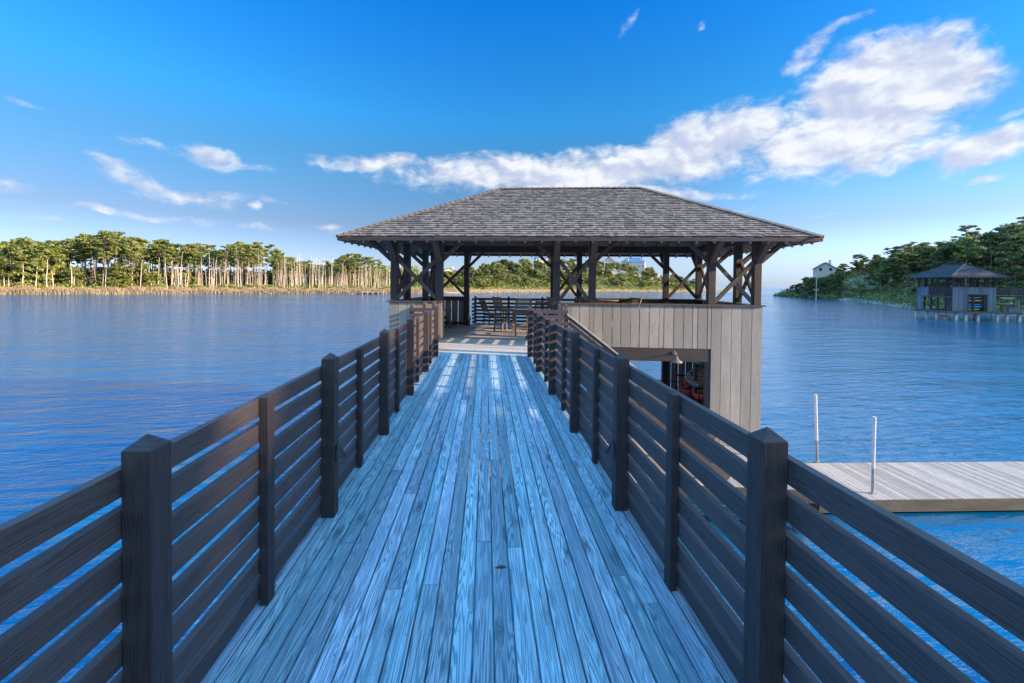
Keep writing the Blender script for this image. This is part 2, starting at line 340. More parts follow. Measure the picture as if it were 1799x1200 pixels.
# ------------------------------------------------------------------ terrain
LAKE = [(-420,60),(-260,118),(-165.9,156.5),(-142.9,167),(-116.7,181.7),(-81,191.7),(-41,203.4),(-18,226),(-1,249.4),(28,272),(57,291),(95,305),(132,316.6),(160,330),
        (183,344.7),(215,362),(250,392),(300,470),(380,640),(560,1000),(900,1500),(1400,1500),(700,760),(500,560),(390,455),(330,400),(275,360),(300,310),(250,262),
        (205,245),(155.5,224),(148,200),(145.6,171.6),(137,150),(126.2,132.5),(112,111),(101,96),(97,88),(101,78),(104,62),(100,42),(90,16),(60,-6),(34,-9),(20,-7),(0,-6.5),(-18,-8),
        (-70,-4),(-190,10),(-330,20)]
LP = np.array(LAKE, float)
def sdist(x, y):
    x = np.asarray(x, float); y = np.asarray(y, float); d = np.full(x.shape, 1e9); ins = np.zeros(x.shape, bool)
    A = LP; B = np.roll(LP, -1, 0)
    for (ax, ay), (bx, by) in zip(A, B):
        ex, ey = bx-ax, by-ay; t = np.clip(((x-ax)*ex+(y-ay)*ey)/(ex*ex+ey*ey), 0, 1)
        d = np.minimum(d, np.hypot(x-ax-t*ex, y-ay-t*ey))
        c = (ay > y) != (by > y)
        with np.errstate(divide='ignore', invalid='ignore'): xi = ax+(y-ay)*ex/(ey if ey else 1e-9)
        ins ^= c & (x < xi)
    return np.where(ins, -d, d)
def azof(px): return YAW+math.atan((px-899.5)/FPX)
AZT = [azof(p) for p in (-200, 700, 790, 850, 900, 950, 1100, 1170, 1215, 1250, 1300, 1350, 1400, 1450, 1500, 1600, 1800)]+[1.2, 1.45, 1.8, 3.2]
AMP = [1.0, 1.2, 6, 12, 16, 18.5, 18, 14.5, 8, 4.5, 3, 3, 5.5, 9, 11, 10.6, 10]+[14, 8, 4, 3]
def hash2(x, y, s):
    return (np.sin(x/s*1.7+y/s*2.3+1.3)+np.sin(x/s*3.1-y/s*1.9+4.)+np.sin(-x/s*2.2+y/s*3.7+2.)*.7)/2.7
def height(x, y):
    x = np.asarray(x, float); y = np.asarray(y, float); s = sdist(x, y)+hash2(x, y, 9)*1.2
    a = np.arctan2(x, y); A = np.interp(a, AZT, AMP, left=2.5)
    rngd = np.hypot(x, y); hi = np.where(a > azof(1340), 38., 75.)
    t = np.clip((s-1)/hi, 0, 1); rs = t*t*(3-2*t)
    z = WZ-.6+np.clip(s, -8, 2.4)*.42+np.clip(s-2.4, 0, 20)*.012+A*rs+np.clip(s, 0, 10)/10*(hash2(x, y, 14)*.5+hash2(x, y, 40)*.8*rs*A/8)
    return z
st = 4.5; gx = np.arange(-620, 960, st); gy = np.arange(-130, 1250, st)
X, Y = np.meshgrid(gx, gy); Zg = height(X, Y); nx, ny = len(gx), len(gy)
V = np.stack([X.ravel(), Y.ravel(), Zg.ravel()], 1); i = np.arange(nx*ny).reshape(ny, nx)
Q = np.stack([i[:-1, :-1].ravel(), i[:-1, 1:].ravel(), i[1:, 1:].ravel(), i[1:, :-1].ravel()], 1)
me = fastmesh('ground', V, Q, M['ground']); me.polygons.foreach_set('use_smooth', [True]*len(me.polygons)); o = mobj('ground', me); tag(o, kind='structure')

# ------------------------------------------------------------------ vegetation
def leafcloud(centres, radii, counts, size, flat=1., seed=0, updir=.35):
    """many small quads spread through ellipsoids"""
    r_ = np.random.default_rng(seed); Vs = []
    for (c, rad, n) in zip(centres, radii, counts):
        d = r_.normal(size=(n, 3)); d /= np.linalg.norm(d, axis=1)[:, None]; rr = r_.random(n)**.45
        P = np.array(c)+d*rr[:, None]*np.array(rad)
        nrm = d*np.array([1, 1, 1.])+r_.normal(size=(n, 3))*.55+np.array([0, 0, updir]); nrm /= np.linalg.norm(nrm, axis=1)[:, None]
        t = np.cross(nrm, r_.normal(size=(n, 3))); t /= np.linalg.norm(t, axis=1)[:, None]; b_ = np.cross(nrm, t)
        s1 = size*(.55+.9*r_.random(n))[:, None]; s2 = s1*(.35+.4*r_.random(n))[:, None]
        Vs.append(np.stack([P-t*s1-b_*s2*.4, P+t*s1*.2-b_*s2, P+t*s1+b_*s2*.3, P-t*s1*.3+b_*s2], 1).reshape(-1, 3))
    V = np.concatenate(Vs); Q = np.arange(len(V)).reshape(-1, 4); return V, Q
def pine_mesh(seed, H, crown0, R0, nb, leaf, per, m, flatness=.45, lean=0.):
    r_ = random.Random(seed); tr = MB(); pts = []; x = y = 0
    for k in range(7):
        pts.append(Vector((x, y, H*.97*k/6))); x += r_.uniform(-.012, .012)*H+lean*H/6; y += r_.uniform(-.012, .012)*H
    rb = H*.0095+.04
    for k in range(6): tr.tube(pts[k], pts[k+1], rb*(1-k/7.5), rb*(1-(k+1)/7.5), 7, cap=False)
    cs, rs, ns = [], [], []
    for k in range(nb):
        h = crown0+(1-crown0)*(k+.5)/nb*r_.uniform(.93, 1.03); hz = H*min(h, .99); t = (h-crown0)/(1-crown0)
        base = pts[min(5, int(hz/(H*.97)*6))].lerp(pts[min(6, int(hz/(H*.97)*6)+1)], (hz/(H*.97)*6) % 1)
        a = r_.uniform(0, 6.28); L = R0*(.35+.75*math.sin(math.pi*min(max(t*.75+.22, 0), 1)))*r_.uniform(.6, 1.1)
        tip = base+Vector((math.cos(a)*L, math.sin(a)*L, L*.28+.2)); tr.tube(base, tip, rb*.22, rb*.07, 4, cap=False)
        rr = R0*r_.uniform(.22, .44); cs.append(tuple(tip)); rs.append((rr, rr, rr*flatness)); ns.append(per)
        if r_.random() < .7:
            mid = base.lerp(tip, .55)+Vector((r_.uniform(-.3, .3), r_.uniform(-.3, .3), .3)); cs.append(tuple(mid)); rs.append((rr*.8, rr*.8, rr*flatness*.8)); ns.append(per//2)
    top = pts[6]; cs.append((top.x, top.y, H*.985)); rs.append((R0*.42, R0*.42, R0*.3)); ns.append(per)
    V, Q = leafcloud(cs, rs, ns, leaf, seed=seed); return V, Q, tr
def tree_proto(kind, V, Q, tr, mleaf, mtrunk):
    root = bpy.data.objects.new(kind, None)
    o = tr.build('trunk', mtrunk, None, smooth=True); C.objects.unlink(o); cm = fastmesh('crown', V, Q, mleaf)
    return (kind, cm, o.data)
def put_tree(proto, x, y, z, s, rz, label, cat, group, sz=None):
    kind, cm, tm = proto; root = empty(kind, (x, y, z), rz, label, cat, group); root.scale = (s, s, sz or s)
    if cm: mobj('crown', cm, root)
    mobj('trunk', tm, root); return root
tall = [tree_proto('slash_pine', *pine_mesh(20+k, 22, c0, 3.2, nb, .30, 78, None, .36), M['pine'], M['bark']) for k, (c0, nb) in enumerate(((.64, 21), (.55, 24), (.72, 17), (.60, 20)))]
full = [tree_proto('bushy_pine', *pine_mesh(40+k, 15, .12, 4.3, 30, .42, 95, None, .6), M['pine'], M['bark']) for k in range(3)]
hillp = [tree_proto('hill_pine', *pine_mesh(60+k, 11, .14, 3.3, 30, .24, 120, None, .42), M['hillpine'], M['bark']) for k in range(4)]
scrub = [tree_proto('scrub_oak', *pine_mesh(80+k, 8.5, .15, 4.2, 18, .42, 120, None, .65), M['oak'], M['snag']) for k in range(3)]
snags = []
for k in range(5):
    r_ = random.Random(100+k); tr = MB(); H = 14; p = Vector((0, 0, -.5)); rb = .2; n = 6
    for j in range(n):
        q_ = p+Vector((r_.uniform(-.14, .14), r_.uniform(-.14, .14), (H+.5)/n)); tr.tube(p, q_, rb*(1-j/9), rb*(1-(j+1)/9), 7, cap=(j == n-1)); p = q_
        if j > 1 and r_.random() < .6: a = r_.uniform(0, 6.28); L = r_.uniform(.3, 1.3); tr.tube(q_, q_+Vector((math.cos(a)*L, math.sin(a)*L, L*.5)), .05, .015, 4)
    ob = tr.build('trunk', M['snag'], None, smooth=True); C.objects.unlink(ob); snags.append(('dead_tree', None, ob.data))
shore = [(-60, 250), (0, 228), (175, 220), (350, 216), (525, 208.5), (700, 207.5), (790, 235), (850, 249.4), (1000, 296.7), (1160, 343), (1240, 390)]
def shore_r(px): return float(np.interp(px, [a for a, _ in shore], [b_ for _, b_ in shore]))
def at_az(px, r): a = azof(px); return r*math.sin(a), r*math.cos(a)
def hz(x, y): return float(height(np.array([x]), np.array([y]))[0])
TOP = [(-80, 425), (0, 422), (60, 424), (110, 424), (140, 412), (200, 408), (250, 416), (300, 424), (350, 427), (400, 432), (440, 424), (478, 430), (495, 448), (560, 458), (600, 452), (625, 442), (655, 448), (680, 466), (740, 470)]
def topZ(px, d): yy = float(np.interp(px, [a for a, _ in TOP], [b_ for _, b_ in TOP])); return 1.6+(498-.0097*(899-px)-yy)*d/FPX
def depth(x, y): return x*math.sin(YAW)+y*math.cos(YAW)
for k in range(290):                                          # live tall pines on the left shore
    px = random.uniform(-70, 490) if k < 212 else random.choice((random.uniform(600, 655), random.uniform(485, 705), random.uniform(485, 600)))
    back = random.uniform(10, 75); x, y = at_az(px, shore_r(px)+back); z = hz(x, y)-.3; d = depth(x, y)
    Hh = (topZ(px, d)-z)*random.uniform(.70, 1.02); pr = random.choice(tall); s = Hh/22
    if px < 110 and random.random() < .3: pr = random.choice(full); s = Hh/15*.9
    put_tree(pr, x, y, z, max(.35, min(s, 1.35)), random.uniform(0, 6.28), 'live pine with a green crown in the forest on the left shore', 'pine tree', 'pines of the left shore forest', sz=Hh/(22 if pr in tall else 15))
for k in range(26):                                           # bushy pines filling the left shore's far left
    px = random.uniform(-80, 330); x, y = at_az(px, shore_r(px)+random.uniform(8, 22)); z = hz(x, y)-.3; s = random.uniform(.45, .8)
    put_tree(random.choice(full), x, y, z, s, random.uniform(0, 6.28), 'low bushy pine at the front edge of the left shore forest', 'pine tree', 'bushy pines at the edge of the left shore')
for k in range(285):                                          # bleached trunks
    px = (random.uniform(300, 480) if k < 95 else random.uniform(480, 698)) if k < 265 else random.uniform(150, 330)
    if 470 < px < 480: px += 40
    x, y = at_az(px, shore_r(px)+random.uniform(5, 34 if px > 330 else 20)); z = hz(x, y)
    hmax = np.interp(px, [0, 200, 330, 480, 560, 690], [8, 12, 16, 17, 15.5, 13.5]); hh = hmax*random.uniform(.45, 1.08)
    r = put_tree(random.choice(snags), x, y, z, random.uniform(.5, .95), random.uniform(0, 6.28), 'bleached bare trunk of a dead tree standing on the left shore', 'dead tree', 'dead trunks along the left shore', sz=hh/14)
    r.rotation_euler = (random.gauss(0, .03), random.gauss(0, .035), r.rotation_euler[2])
for k, (px, yt) in enumerate([(7, 483), (14, 486), (41, 465), (64, 467), (83, 456), (93, 474), (125, 460), (131, 485)]):
    x, y = at_az(px, shore_r(px)+7); z = hz(x, y); d = depth(x, y); zt = 1.6+(498-.0097*(899-px)-yt)*d/FPX
    wh = ('farthest left', 'second from the left', 'third from the left', 'fourth from the left', 'fifth, tallest', 'sixth from the left', 'seventh from the left', 'eighth from the left')[k]
    put_tree(snags[k % 5], x, y, z, 1.15, k, wh+' of the lone bleached trunks before the left forest', 'dead tree', None, sz=(zt-z)/14)
def band(pxs, dr, n, size, hgt, mname, name, seed, z0=0., rfun=shore_r, label=None, cat=None, posfun=None, ratio=.4):
    r_ = np.random.default_rng(seed)
    if posfun is None:
        px = r_.uniform(pxs[0], pxs[1], n); a = YAW+np.arctan((px-899.5)/FPX); rr = np.interp(px, [q[0] for q in shore], [q[1] for q in shore])+r_.uniform(dr[0], dr[1], n)
        x, y = rr*np.sin(a), rr*np.cos(a)
    else: x, y = posfun(r_, n)
    z = height(x, y); cl = .35+.65*np.clip(.5+hash2(x, y, 2.1)*.6+hash2(x, y, 5.)*.5, 0, 1)
    z = z+z0+r_.random(n)*hgt*cl; P = np.stack([x, y, z], 1)
    nrm = r_.normal(size=(n, 3)); nrm[:, 2] = np.abs(nrm[:, 2])*.6+.2; nrm /= np.linalg.norm(nrm, axis=1)[:, None]
    t = np.cross(nrm, r_.normal(size=(n, 3))); t /= np.linalg.norm(t, axis=1)[:, None]; b_ = np.cross(nrm, t)
    s1 = size*(.5+r_.random(n))[:, None]; s2 = s1*ratio
    V = np.stack([P-t*s1-b_*s2*.4, P+t*s1*.2-b_*s2, P+t*s1+b_*s2*.3, P-t*s1*.3+b_*s2], 1).reshape(-1, 3)
    o = mobj(name, fastmesh(name, V, np.arange(len(V)).reshape(-1, 4), M[mname])); tag(o, label, cat, None, 'stuff'); return o
def blades(pxs, dr, n, hgt, mname, name, seed, label, posfun=None):
    r_ = np.random.default_rng(seed)
    if posfun is None:
        px = r_.uniform(pxs[0], pxs[1], n); a = YAW+np.arctan((px-899.5)/FPX); rr = np.interp(px, [q[0] for q in shore], [q[1] for q in shore])+r_.uniform(dr[0], dr[1], n)
        x, y = rr*np.sin(a), rr*np.cos(a)
    else: x, y = posfun(r_, n)
    z = np.maximum(height(x, y)-.1, WZ-.1); h_ = hgt*(.5+.6*r_.random(n))*(.55+.45*np.clip(.5+hash2(x, y, 3.), 0, 1)); th = r_.uniform(0, 3.14, n); wd = .07+.1*r_.random(n)
    ux, uy = np.cos(th)*wd, np.sin(th)*wd; lx, ly = r_.normal(0, .25, n)*h_, r_.normal(0, .25, n)*h_
    V = np.stack([np.stack([x-ux, y-uy, z], 1), np.stack([x+ux, y+uy, z], 1), np.stack([x+ux*.3+lx, y+uy*.3+ly, z+h_], 1), np.stack([x-ux*.3+lx, y-uy*.3+ly, z+h_], 1)], 1).reshape(-1, 3)
    o = mobj(name, fastmesh(name, V, np.arange(len(V)).reshape(-1, 4), M[mname])); tag(o, label, 'grass', None, 'stuff')
blades((-90, 800), (-1.5, 9), 80000, 2.3, 'grass', 'marsh_grass', 3, 'dry straw coloured marsh grass along the left shoreline')
blades((780, 1240), (-2, 10), 40000, 1.5, 'grass', 'shore_grass', 4, 'pale dry grass along the far shore seen through the pavilion')
band((-90, 760), (6, 17), 50000, .40, 3.4, 'shrub', 'shrub_thicket', 5, label='green shrubs between the marsh grass and the left forest', cat='shrubs')
band((-90, 492), (48, 82), 60000, .75, 10, 'pine', 'forest_understorey', 6, label='dark leafy understorey inside the left forest', cat='undergrowth')
band((480, 735), (36, 80), 62000, .6, 13.5, 'pine', 'back_understorey', 16, label='low leafy growth behind the dead trunks', cat='undergrowth')
band((740, 1235), (6, 60), 42000, .55, 2.6, 'shrub', 'hillside_scrub', 7, label='sunlit scrub covering the hillside across the water', cat='shrubs')
for k in range(295):                                          # trees on the hill across the water
    px = random.uniform(745, 1222); s0 = random.uniform(14, 95)
    x, y = at_az(px, shore_r(px)+s0); z = hz(x, y)-.3; s = random.uniform(.5, .9)*(1 if px < 1150 else .7)*(1.15 if s0 > 50 else .85)
    put_tree(random.choice(scrub if k % 3 else full[:2]), x, y, z, s*(1 if k % 3 else .55), random.uniform(0, 6.28), 'rounded scrub tree on the sunlit hillside across the water', 'tree', 'scrub trees on the far hillside')
# right bank, in shade: hill of pines and scrub behind the second boathouse
def right_pos(r_, n, lo=2, hi=60, pxr=(1350, 1900)):
    xs, ys = [], []
    while len(xs) < n:
        k = (n-len(xs))*6+200; x = r_.uniform(90, 330, k); y = r_.uniform(20, 460, k); s = sdist(x, y); a = np.arctan2(x, y)
        ok = (s > lo) & (s < hi) & (a > azof(pxr[0])) & (a < azof(pxr[1])) & (x*.95 > 40)
        xs += list(x[ok]); ys += list(y[ok])
    return np.array(xs[:n]), np.array(ys[:n])
r_ = np.random.default_rng(9); xs, ys = right_pos(r_, 290, 9, 62, (1385, 1990)); n_ = 0
for x, y in zip(xs, ys):
    s = random.uniform(.75, 1.2)*float(np.interp(math.atan2(x, y), [azof(1385), azof(1430), azof(1480), azof(1600)], [.22, .42, .78, 1.1]))
    if random.random() < .22: s *= .62; pt = random.choice(tall)
    else: pt = random.choice(hillp)
    put_tree(pt, x, y, hz(x, y)-.3, s, random.uniform(0, 6.28), 'dark pine in the wood on the right bank hill behind the small boathouse', 'pine tree', 'pines on the right bank')
for k in range(12):                                           # trees hiding the foot of the hilltop house
    px = 1414+k*5.2; x, y = at_az(px, 240+(k % 3)*5); z = hz(x, y)-.4; d = depth(x, y); yt = 488-(k > 8)*6+(k % 3); Hh = 1.6+(498-.0097*(899-px)-yt)*d/FPX-z
    put_tree(hillp[k % 4], x, y, z, .6, k*2., 'scrub tree in front of the white hilltop house on the right bank', 'tree', 'scrub trees below the hilltop house', sz=Hh/11)
for k in range(75):                                           # low scrub trees where the right bank runs out towards the sea
    px = random.uniform(1368, 1475); far = k % 5 == 0
    x, y = at_az(px, random.uniform(425, 470) if far else random.uniform(222, 290)+max(0, 1420-px)*.2); z = hz(x, y)-.4; d = depth(x, y)
    if z < WZ+.2: continue
    yt = float(np.interp(px, [1368, 1400, 1440, 1475], [504, 497, 488, 472]))+(8 if far else 0); Hh = max(1.2, (1.6+(498-.0097*(899-px)-yt)*d/FPX-z)*random.uniform(.6, 1.))
    put_tree(random.choice(hillp), x, y, z, max(.25, min(Hh/11, .7)), k, 'low wind clipped scrub tree on the long point running out to the channel', 'tree', 'low scrub trees on the point', sz=Hh/11)
for k in range(46):                                           # tall wood on the bank to the right of the small boathouse
    x, y = random.uniform(108, 150), random.uniform(14, 72)
    put_tree(random.choice(tall if k % 3 else hillp), x, y, hz(x, y)-.3, random.uniform(.6, .8)*(1 if k % 3 else 1.6), k, 'tall pine in the wood right of the small boathouse', 'pine tree', 'tall pines right of the small boathouse')
r_ = np.random.default_rng(77); xs, ys = right_pos(r_, 70, 3, 13, (1440, 1960))
for x, y in zip(xs, ys):
    put_tree(random.choice(hillp[:3]+scrub[:1]), x, y, hz(x, y)-1.2, random.uniform(.28, .5), random.uniform(0, 6.28), 'low bush growing at the foot of the right bank close to the water', 'bush', 'low bushes along the right bank')
band(None, None, 90000, .30, 3.2, 'hillpine', 'bank_scrub', 12, posfun=lambda r_, n: right_pos(r_, n, 1, 34, (1350, 1990)), label='dark low scrub covering the right bank down to the water', cat='shrubs')
band(None, None, 30000, .6, 1.5, 'hillpine', 'spit_scrub', 14, posfun=lambda r_, n: (lambda q: (q[0], q[1]))(right_pos(r_, n, 1, 45, (1352, 1470))), label='low green scrub on the long point at the right of the channel', cat='shrubs')
# big oaks on the near right shore, beside the boardwalk's landward end
SH = [(38, -19.9, 2.2), (46, -18.4, 2.3), (47, -26.4, 2.5), (40, -29.4, 2.3), (55, -22.4, 2.4), (45, -36.4, 2.5), (38, -39.4, 2.3), (56, -31.4, 2.5), (45, -46.4, 2.5), (53, -41.4, 2.6)]
lab = 'broad oak on the near right shore beside the landward end of the boardwalk'
shade_oak = [tree_proto('oak', *pine_mesh(95+k, 8.5, .15, 4.2, 17, .50, 54, None, .65), M['oak'], M['bark']) for k in range(2)]
for k, (x, y, s) in enumerate(SH):
    put_tree(shade_oak[k % 2], x, y, hz(x, y)-.3, s, k*1.3, lab, 'oak tree', 'oaks on the near right shore')

# ------------------------------------------------------------------ boardwalk
XL, XR, PW = -1.0135, .926, .088        # inner faces of the posts, post width
Y0, SP = 1.356, 1.58
OXL, OXR = XL-PW, XR+PW
def yend(x): return 9.66-.1185*x
bw = empty('boardwalk', (0, 0, 0), 0, 'weathered grey plank boardwalk tinted with sky-lit blue shade, leading straight to the pavilion', 'boardwalk')
mb = MB(); nl = MB(); xs0, xs1 = OXL-.06, OXR+.06; nb = 24; pitch = (xs1-xs0)/nb
for i in range(nb):
    a, b_ = xs0+i*pitch+.0037, xs0+(i+1)*pitch-.0037; y = -7.0+random.random()*1.5; ye = yend((a+b_)/2)
    while y < ye:
        L = round(random.choice((2.4, 3.0, 3.6, 4.2))/.3)*.3; y1 = min(y+L, ye)
        if ye-y1 < .6: y1 = ye
        dz_ = random.uniform(-.0012, .0012); mb.box(a, b_, y+.0012, y1-.0012, -.038+dz_, dz_, 'y'); y = y1
    k = 0
    yy = .2
    while yy < 9.4:
        for dx_ in (.022, pitch-.026):
            xx = a+dx_+random.uniform(-.004, .004); y_ = yy+random.uniform(-.008, .008); nl.lathe((xx, y_, -.001), [(.0001, .0032), (.0038, .003), (.0048, .0015), (.0048, 0)], 6)
        yy += .29
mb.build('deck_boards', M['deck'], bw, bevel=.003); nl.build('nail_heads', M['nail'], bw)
mb = MB()
for x in (OXL-.02, -.55, -.04, .46, OXR-.02): mb.box(x, x+.04, -7, 9.5, -.26, -.042, 'y')
mb.build('joists', M['beam'], bw)
for k in range(-2, 6):
    for x in (OXL+.12, OXR-.12):
        p = MB(); y = Y0+k*SP+.9
        if k % 2 == 0: p.tube((x, y, -5.2), (x, y, -.26), .13, .12, 12); p.build('pile', M['pile'], bw, smooth=True)

SLATS = []; z_ = .024
for k in range(8): SLATS.append((z_, z_+.088)); z_ += .088+(.049 if k % 2 else .037)
def side_rail(xin, sgn, label):
    root = empty('railing', (xin, 0, 0), 0, label, 'railing'); ks = list(range(-3, 6))
    for k in ks:
        y = Y0+k*SP; p = MB(); x0, x1 = sorted((0, sgn*PW)); p.post(x0, x1, y, y+PW, .0, 1.078, 1.118); p.build('post', M['rail_post'], root, bevel=.003)
        if k < 5:
            ym = y+SP/2; b_ = MB(); x0, x1 = sorted((sgn*.045, sgn*(PW-.001))); b_.post(x0, x1, ym, ym+.07, .002, 1.03, 1.048); b_.build('baluster', M['rail_post'], root, bevel=.002)
            s_ = MB(); x0, x1 = sorted((sgn*(PW+.0015), sgn*(PW+.034)))
            ya, yb = y+PW/2+.001, y+SP+PW/2-.001
            for (a, c) in SLATS: s_.box(x0, x1, ya, yb if k < 4 else yb+.04, a+random.uniform(-.0025, .0025), c+random.uniform(-.0015, .0015), 'y')
            s_.build('slat_panel', M['rail'], root, bevel=.003)
    return root
side_rail(XL, -1, 'dark slatted wooden railing along the left side of the boardwalk')
side_rail(XR, 1, 'dark slatted wooden railing along the right side of the boardwalk')
lf = MB(); lf.face([(.06, 2.37, .004), (.10, 2.362, .012), (.135, 2.375, .006), (.10, 2.388, .010)]); lf.face([(.06, 2.37, .0035), (.10, 2.388, .0095), (.135, 2.375, .0055), (.10, 2.362, .0115)])
tag(lf.build('dry_leaf', plain('dry_brown_leaf', (.10, .045, .02), .8)), 'small dry brown leaf lying in the middle of the boardwalk planks', 'leaf')
# path lights: little metal hoods on the inner faces of every second post
def path_light(label):
    root = empty('path_light', (0, 0, 0), 0, label, 'lamp', 'hooded path lights on the boardwalk posts')
    p = MB(); n = 14; top = Vector((.004, 0, .095)); ring = []
    for k in range(n+1): t = math.pi*k/n; ring.append(Vector((.006+.062*math.sin(t), -.05*math.cos(t), 0)))
    for k in range(n): p.face([top, ring[k], ring[k+1]], [(0, 0), (.1, 0), (.1, .1)])
    inner = [Vector((v.x*.93, v.y*.93, .004)) for v in ring]
    for k in range(n): p.face([Vector((.004, 0, .085)), inner[k+1], inner[k]], [(0, 0), (.1, 0), (.1, .1)]); p.face([ring[k], inner[k], inner[k+1], ring[k+1]], [(0, 0)]*4)
    p.build('hood', M['metal_dark'], root)
    q = MB(); q.box(.0006, .006, -.03, .03, -.02, .08); q.build('back_plate', M['metal_dark'], root)
    q = MB(); q.tube((.022, 0, .008), (.022, 0, .05), .012, .012, 8); q.build('bulb', M['lamp_cream'], root)
    return root
pl = None
for side, xin, rz in (('left', XL, 0), ('right', XR, math.pi)):
    for k, wh in ((1, 'nearest'), (3, 'middle'), (5, 'farthest')):
        lab = f'{wh} of the small dark hooded lights on the {side} railing posts'
        if pl is None: pl = path_light(lab); r = pl
        else: r = copy_tree(pl); r['label'] = lab
        r.location = (xin, Y0+k*SP+PW*.55, .40); r.rotation_euler = (0, 0, rz)

# ------------------------------------------------------------------ pavilion (local frame: u along its front, v towards the back)
TH = .135; BX, BY = -1.316, 12.107
uA, uB, uC, uD, uE, uF, DD = -1.30, 0., 3.29, 4.27, 7.45, 8.63, 4.465
ZC, ZE, ZR, LOW = 1.055, 2.705, 4.71, -2.70
H_ = .095
def local(x, y): dx_, dy_ = x-BX, y-BY; return dx_*math.cos(TH)-dy_*math.sin(TH), dx_*math.sin(TH)+dy_*math.cos(TH)
pav = empty('pavilion', (BX, BY, 0), -TH, 'open timber pavilion over the water with a grey shingled hip roof', 'pavilion')
L0, L1, V0, V1 = -2.53, 9.717, -.87, DD+.83         # eave rectangle
R0_, R1_, RV = 1.466, 6.02, (V0+V1)/2
ZT = ZE+.10
def roof(parent, L0, L1, V0, V1, r0, r1, rv, zt, zr, expo, mat_s, mat_c, detail=True):
    """hip roof of individual shingles; ridge from r0 to r1 at v=rv"""
    A, B_, C_, D_ = Vector((L0, V0, zt)), Vector((L1, V0, zt)), Vector((L1, V1, zt)), Vector((L0, V1, zt)); P, Q_ = Vector((r0, rv, zr)), Vector((r1, rv, zr))
    d = MB(); th = .03
    for f_ in ((A, B_, Q_, P), (B_, C_, Q_), (C_, D_, P, Q_), (D_, A, P)):
        d.face([v-Vector((0, 0, .012)) for v in f_]); n = (f_[1]-f_[0]).cross(f_[2]-f_[1]).normalized()
        d.face([v-Vector((0, 0, .012+th)) for v in reversed(f_)], [(v.y, v.x) for v in reversed(f_)] if abs(f_[1].x-f_[0].x) > 1 else None)
    d.build('roof_deck', M['soffit'], parent)
    s_ = MB()
    for (a, b_, c, e) in ((A, B_, Q_, P), (B_, C_, Q_, Q_), (C_, D_, P, Q_), (D_, A, P, P)):
        along = (b_-a).normalized(); n = (b_-a).cross(c-b_).normalized(); upd = n.cross(along)
        Ls = (c-a).dot(upd); rows = int(Ls/expo); ex = Ls/rows
        for r_ in range(rows):
            t0 = r_/rows; t1 = min((r_+1)/rows, 1); lo = a.lerp(e, t0); hi = b_.lerp(c, t0); lo1 = a.lerp(e, t1); hi1 = b_.lerp(c, t1)
            base = lo; w_ = (hi-lo).length; off0 = (lo1-lo).dot(along); off1 = (hi-hi1).dot(along)
            x = -random.random()*.1-.02
            tiltv = (upd*ex*1.55-n*.012).normalized()
            nn = along.cross(tiltv).normalized()
            while x < w_:
                sw = random.uniform(.07, .18); xa, xb = max(x, -.01), min(x+sw-.004, w_+.01)
                if xb-xa > .02:
                    th = random.uniform(.016, .030); lift = .012+random.uniform(0, .006); drop = random.uniform(-.008, .010)
                    l2 = ex*1.45
                    # clip the upper corners against the hips
                    ua = max(xa, off0*min(1.45, (1-t0)*rows)) if xa < off0*1.45 else xa
                    ub = min(xb, w_-off1*1.45) if xb > w_-off1*1.45 else xb
                    if ub < ua: ua = ub = (ua+ub)/2
                    p = [base+along*xa-upd*drop, base+along*xb-upd*drop, base+along*ub+upd*l2, base+along*ua+upd*l2]
                    if r_ == rows-1: p[2] = p[1]*.0+base+along*ub+upd*ex; p[3] = base+along*ua+upd*ex
                    top = [p[0]+n*(lift+th), p[1]+n*(lift+th), p[2]+n*.006, p[3]+n*.006]
                    bot = [p[0]+n*lift, p[1]+n*lift]
                    i0 = len(s_.V); s_.V += top+bot; ru, rv_ = random.random()*50, random.random()*50
                    s_.F.append([i0, i0+1, i0+2, i0+3]); s_.U.append([(ru, rv_), (ru, rv_+sw), (ru+l2, rv_+sw), (ru+l2, rv_)])
                    s_.F.append([i0+4, i0+5, i0+1, i0]); s_.U.append([(ru, rv_), (ru, rv_+sw), (ru+.02, rv_+sw), (ru+.02, rv_)])
                    s_.F.append([i0+1, i0+5, i0+2]); s_.U.append([(ru, rv_)]*3)
                    s_.F.append([i0+4, i0, i0+3]); s_.U.append([(ru, rv_)]*3)
                x += sw
    s_.build('roof_shingles', mat_s, parent)
    for (a, b_) in ((A, P), (B_, Q_), (C_, Q_), (D_, P), (P, Q_)):
        h = MB(); dd = b_-a; n = max(2, int(dd.length/.17)); dr = dd.normalized(); side = dr.cross(Vector((0, 0, 1))).normalized(); upn = side.cross(dr)
        slope = .42 if (a, b_) != (P, Q_) else .5
        for k in range(n):
            p0 = a+dd*(k/n); p1 = a+dd*((k+1.5)/n) if k < n-1 else b_
            for sg in (-1, 1):
                o_ = side*sg; dn = (o_-upn*slope).normalized(); nrm = (upn+o_*slope).normalized()
                c = (p0+p1)/2+dn*.065+nrm*(.042)
                ax = (dr*1+nrm*(-.07)).normalized(); h.obox(c, [ax, dn, nrm], [(p1-p0).length/2, .068, .006])
        h.build('ridge_cap' if (a, b_) == (P, Q_) else 'hip_cap', mat_c, parent)
roof(pav, L0, L1, V0, V1, R0_, R1_, RV, ZT, ZR, .128, M['shingle'], M['hipcap'])
fz = MB()
for (a, b_, c, d) in ((L0, L1, V0-.0, V0+.03), (L0, L1, V1-.03, V1), ): fz.box(a, b_, c, d, ZE, ZT-.012, 'x')
for (a, b_, c, d) in ((L0, L0+.03, V0+.031, V1-.031), (L1-.03, L1, V0+.031, V1-.031)): fz.box(a, b_, c, d, ZE, ZT-.012, 'y')
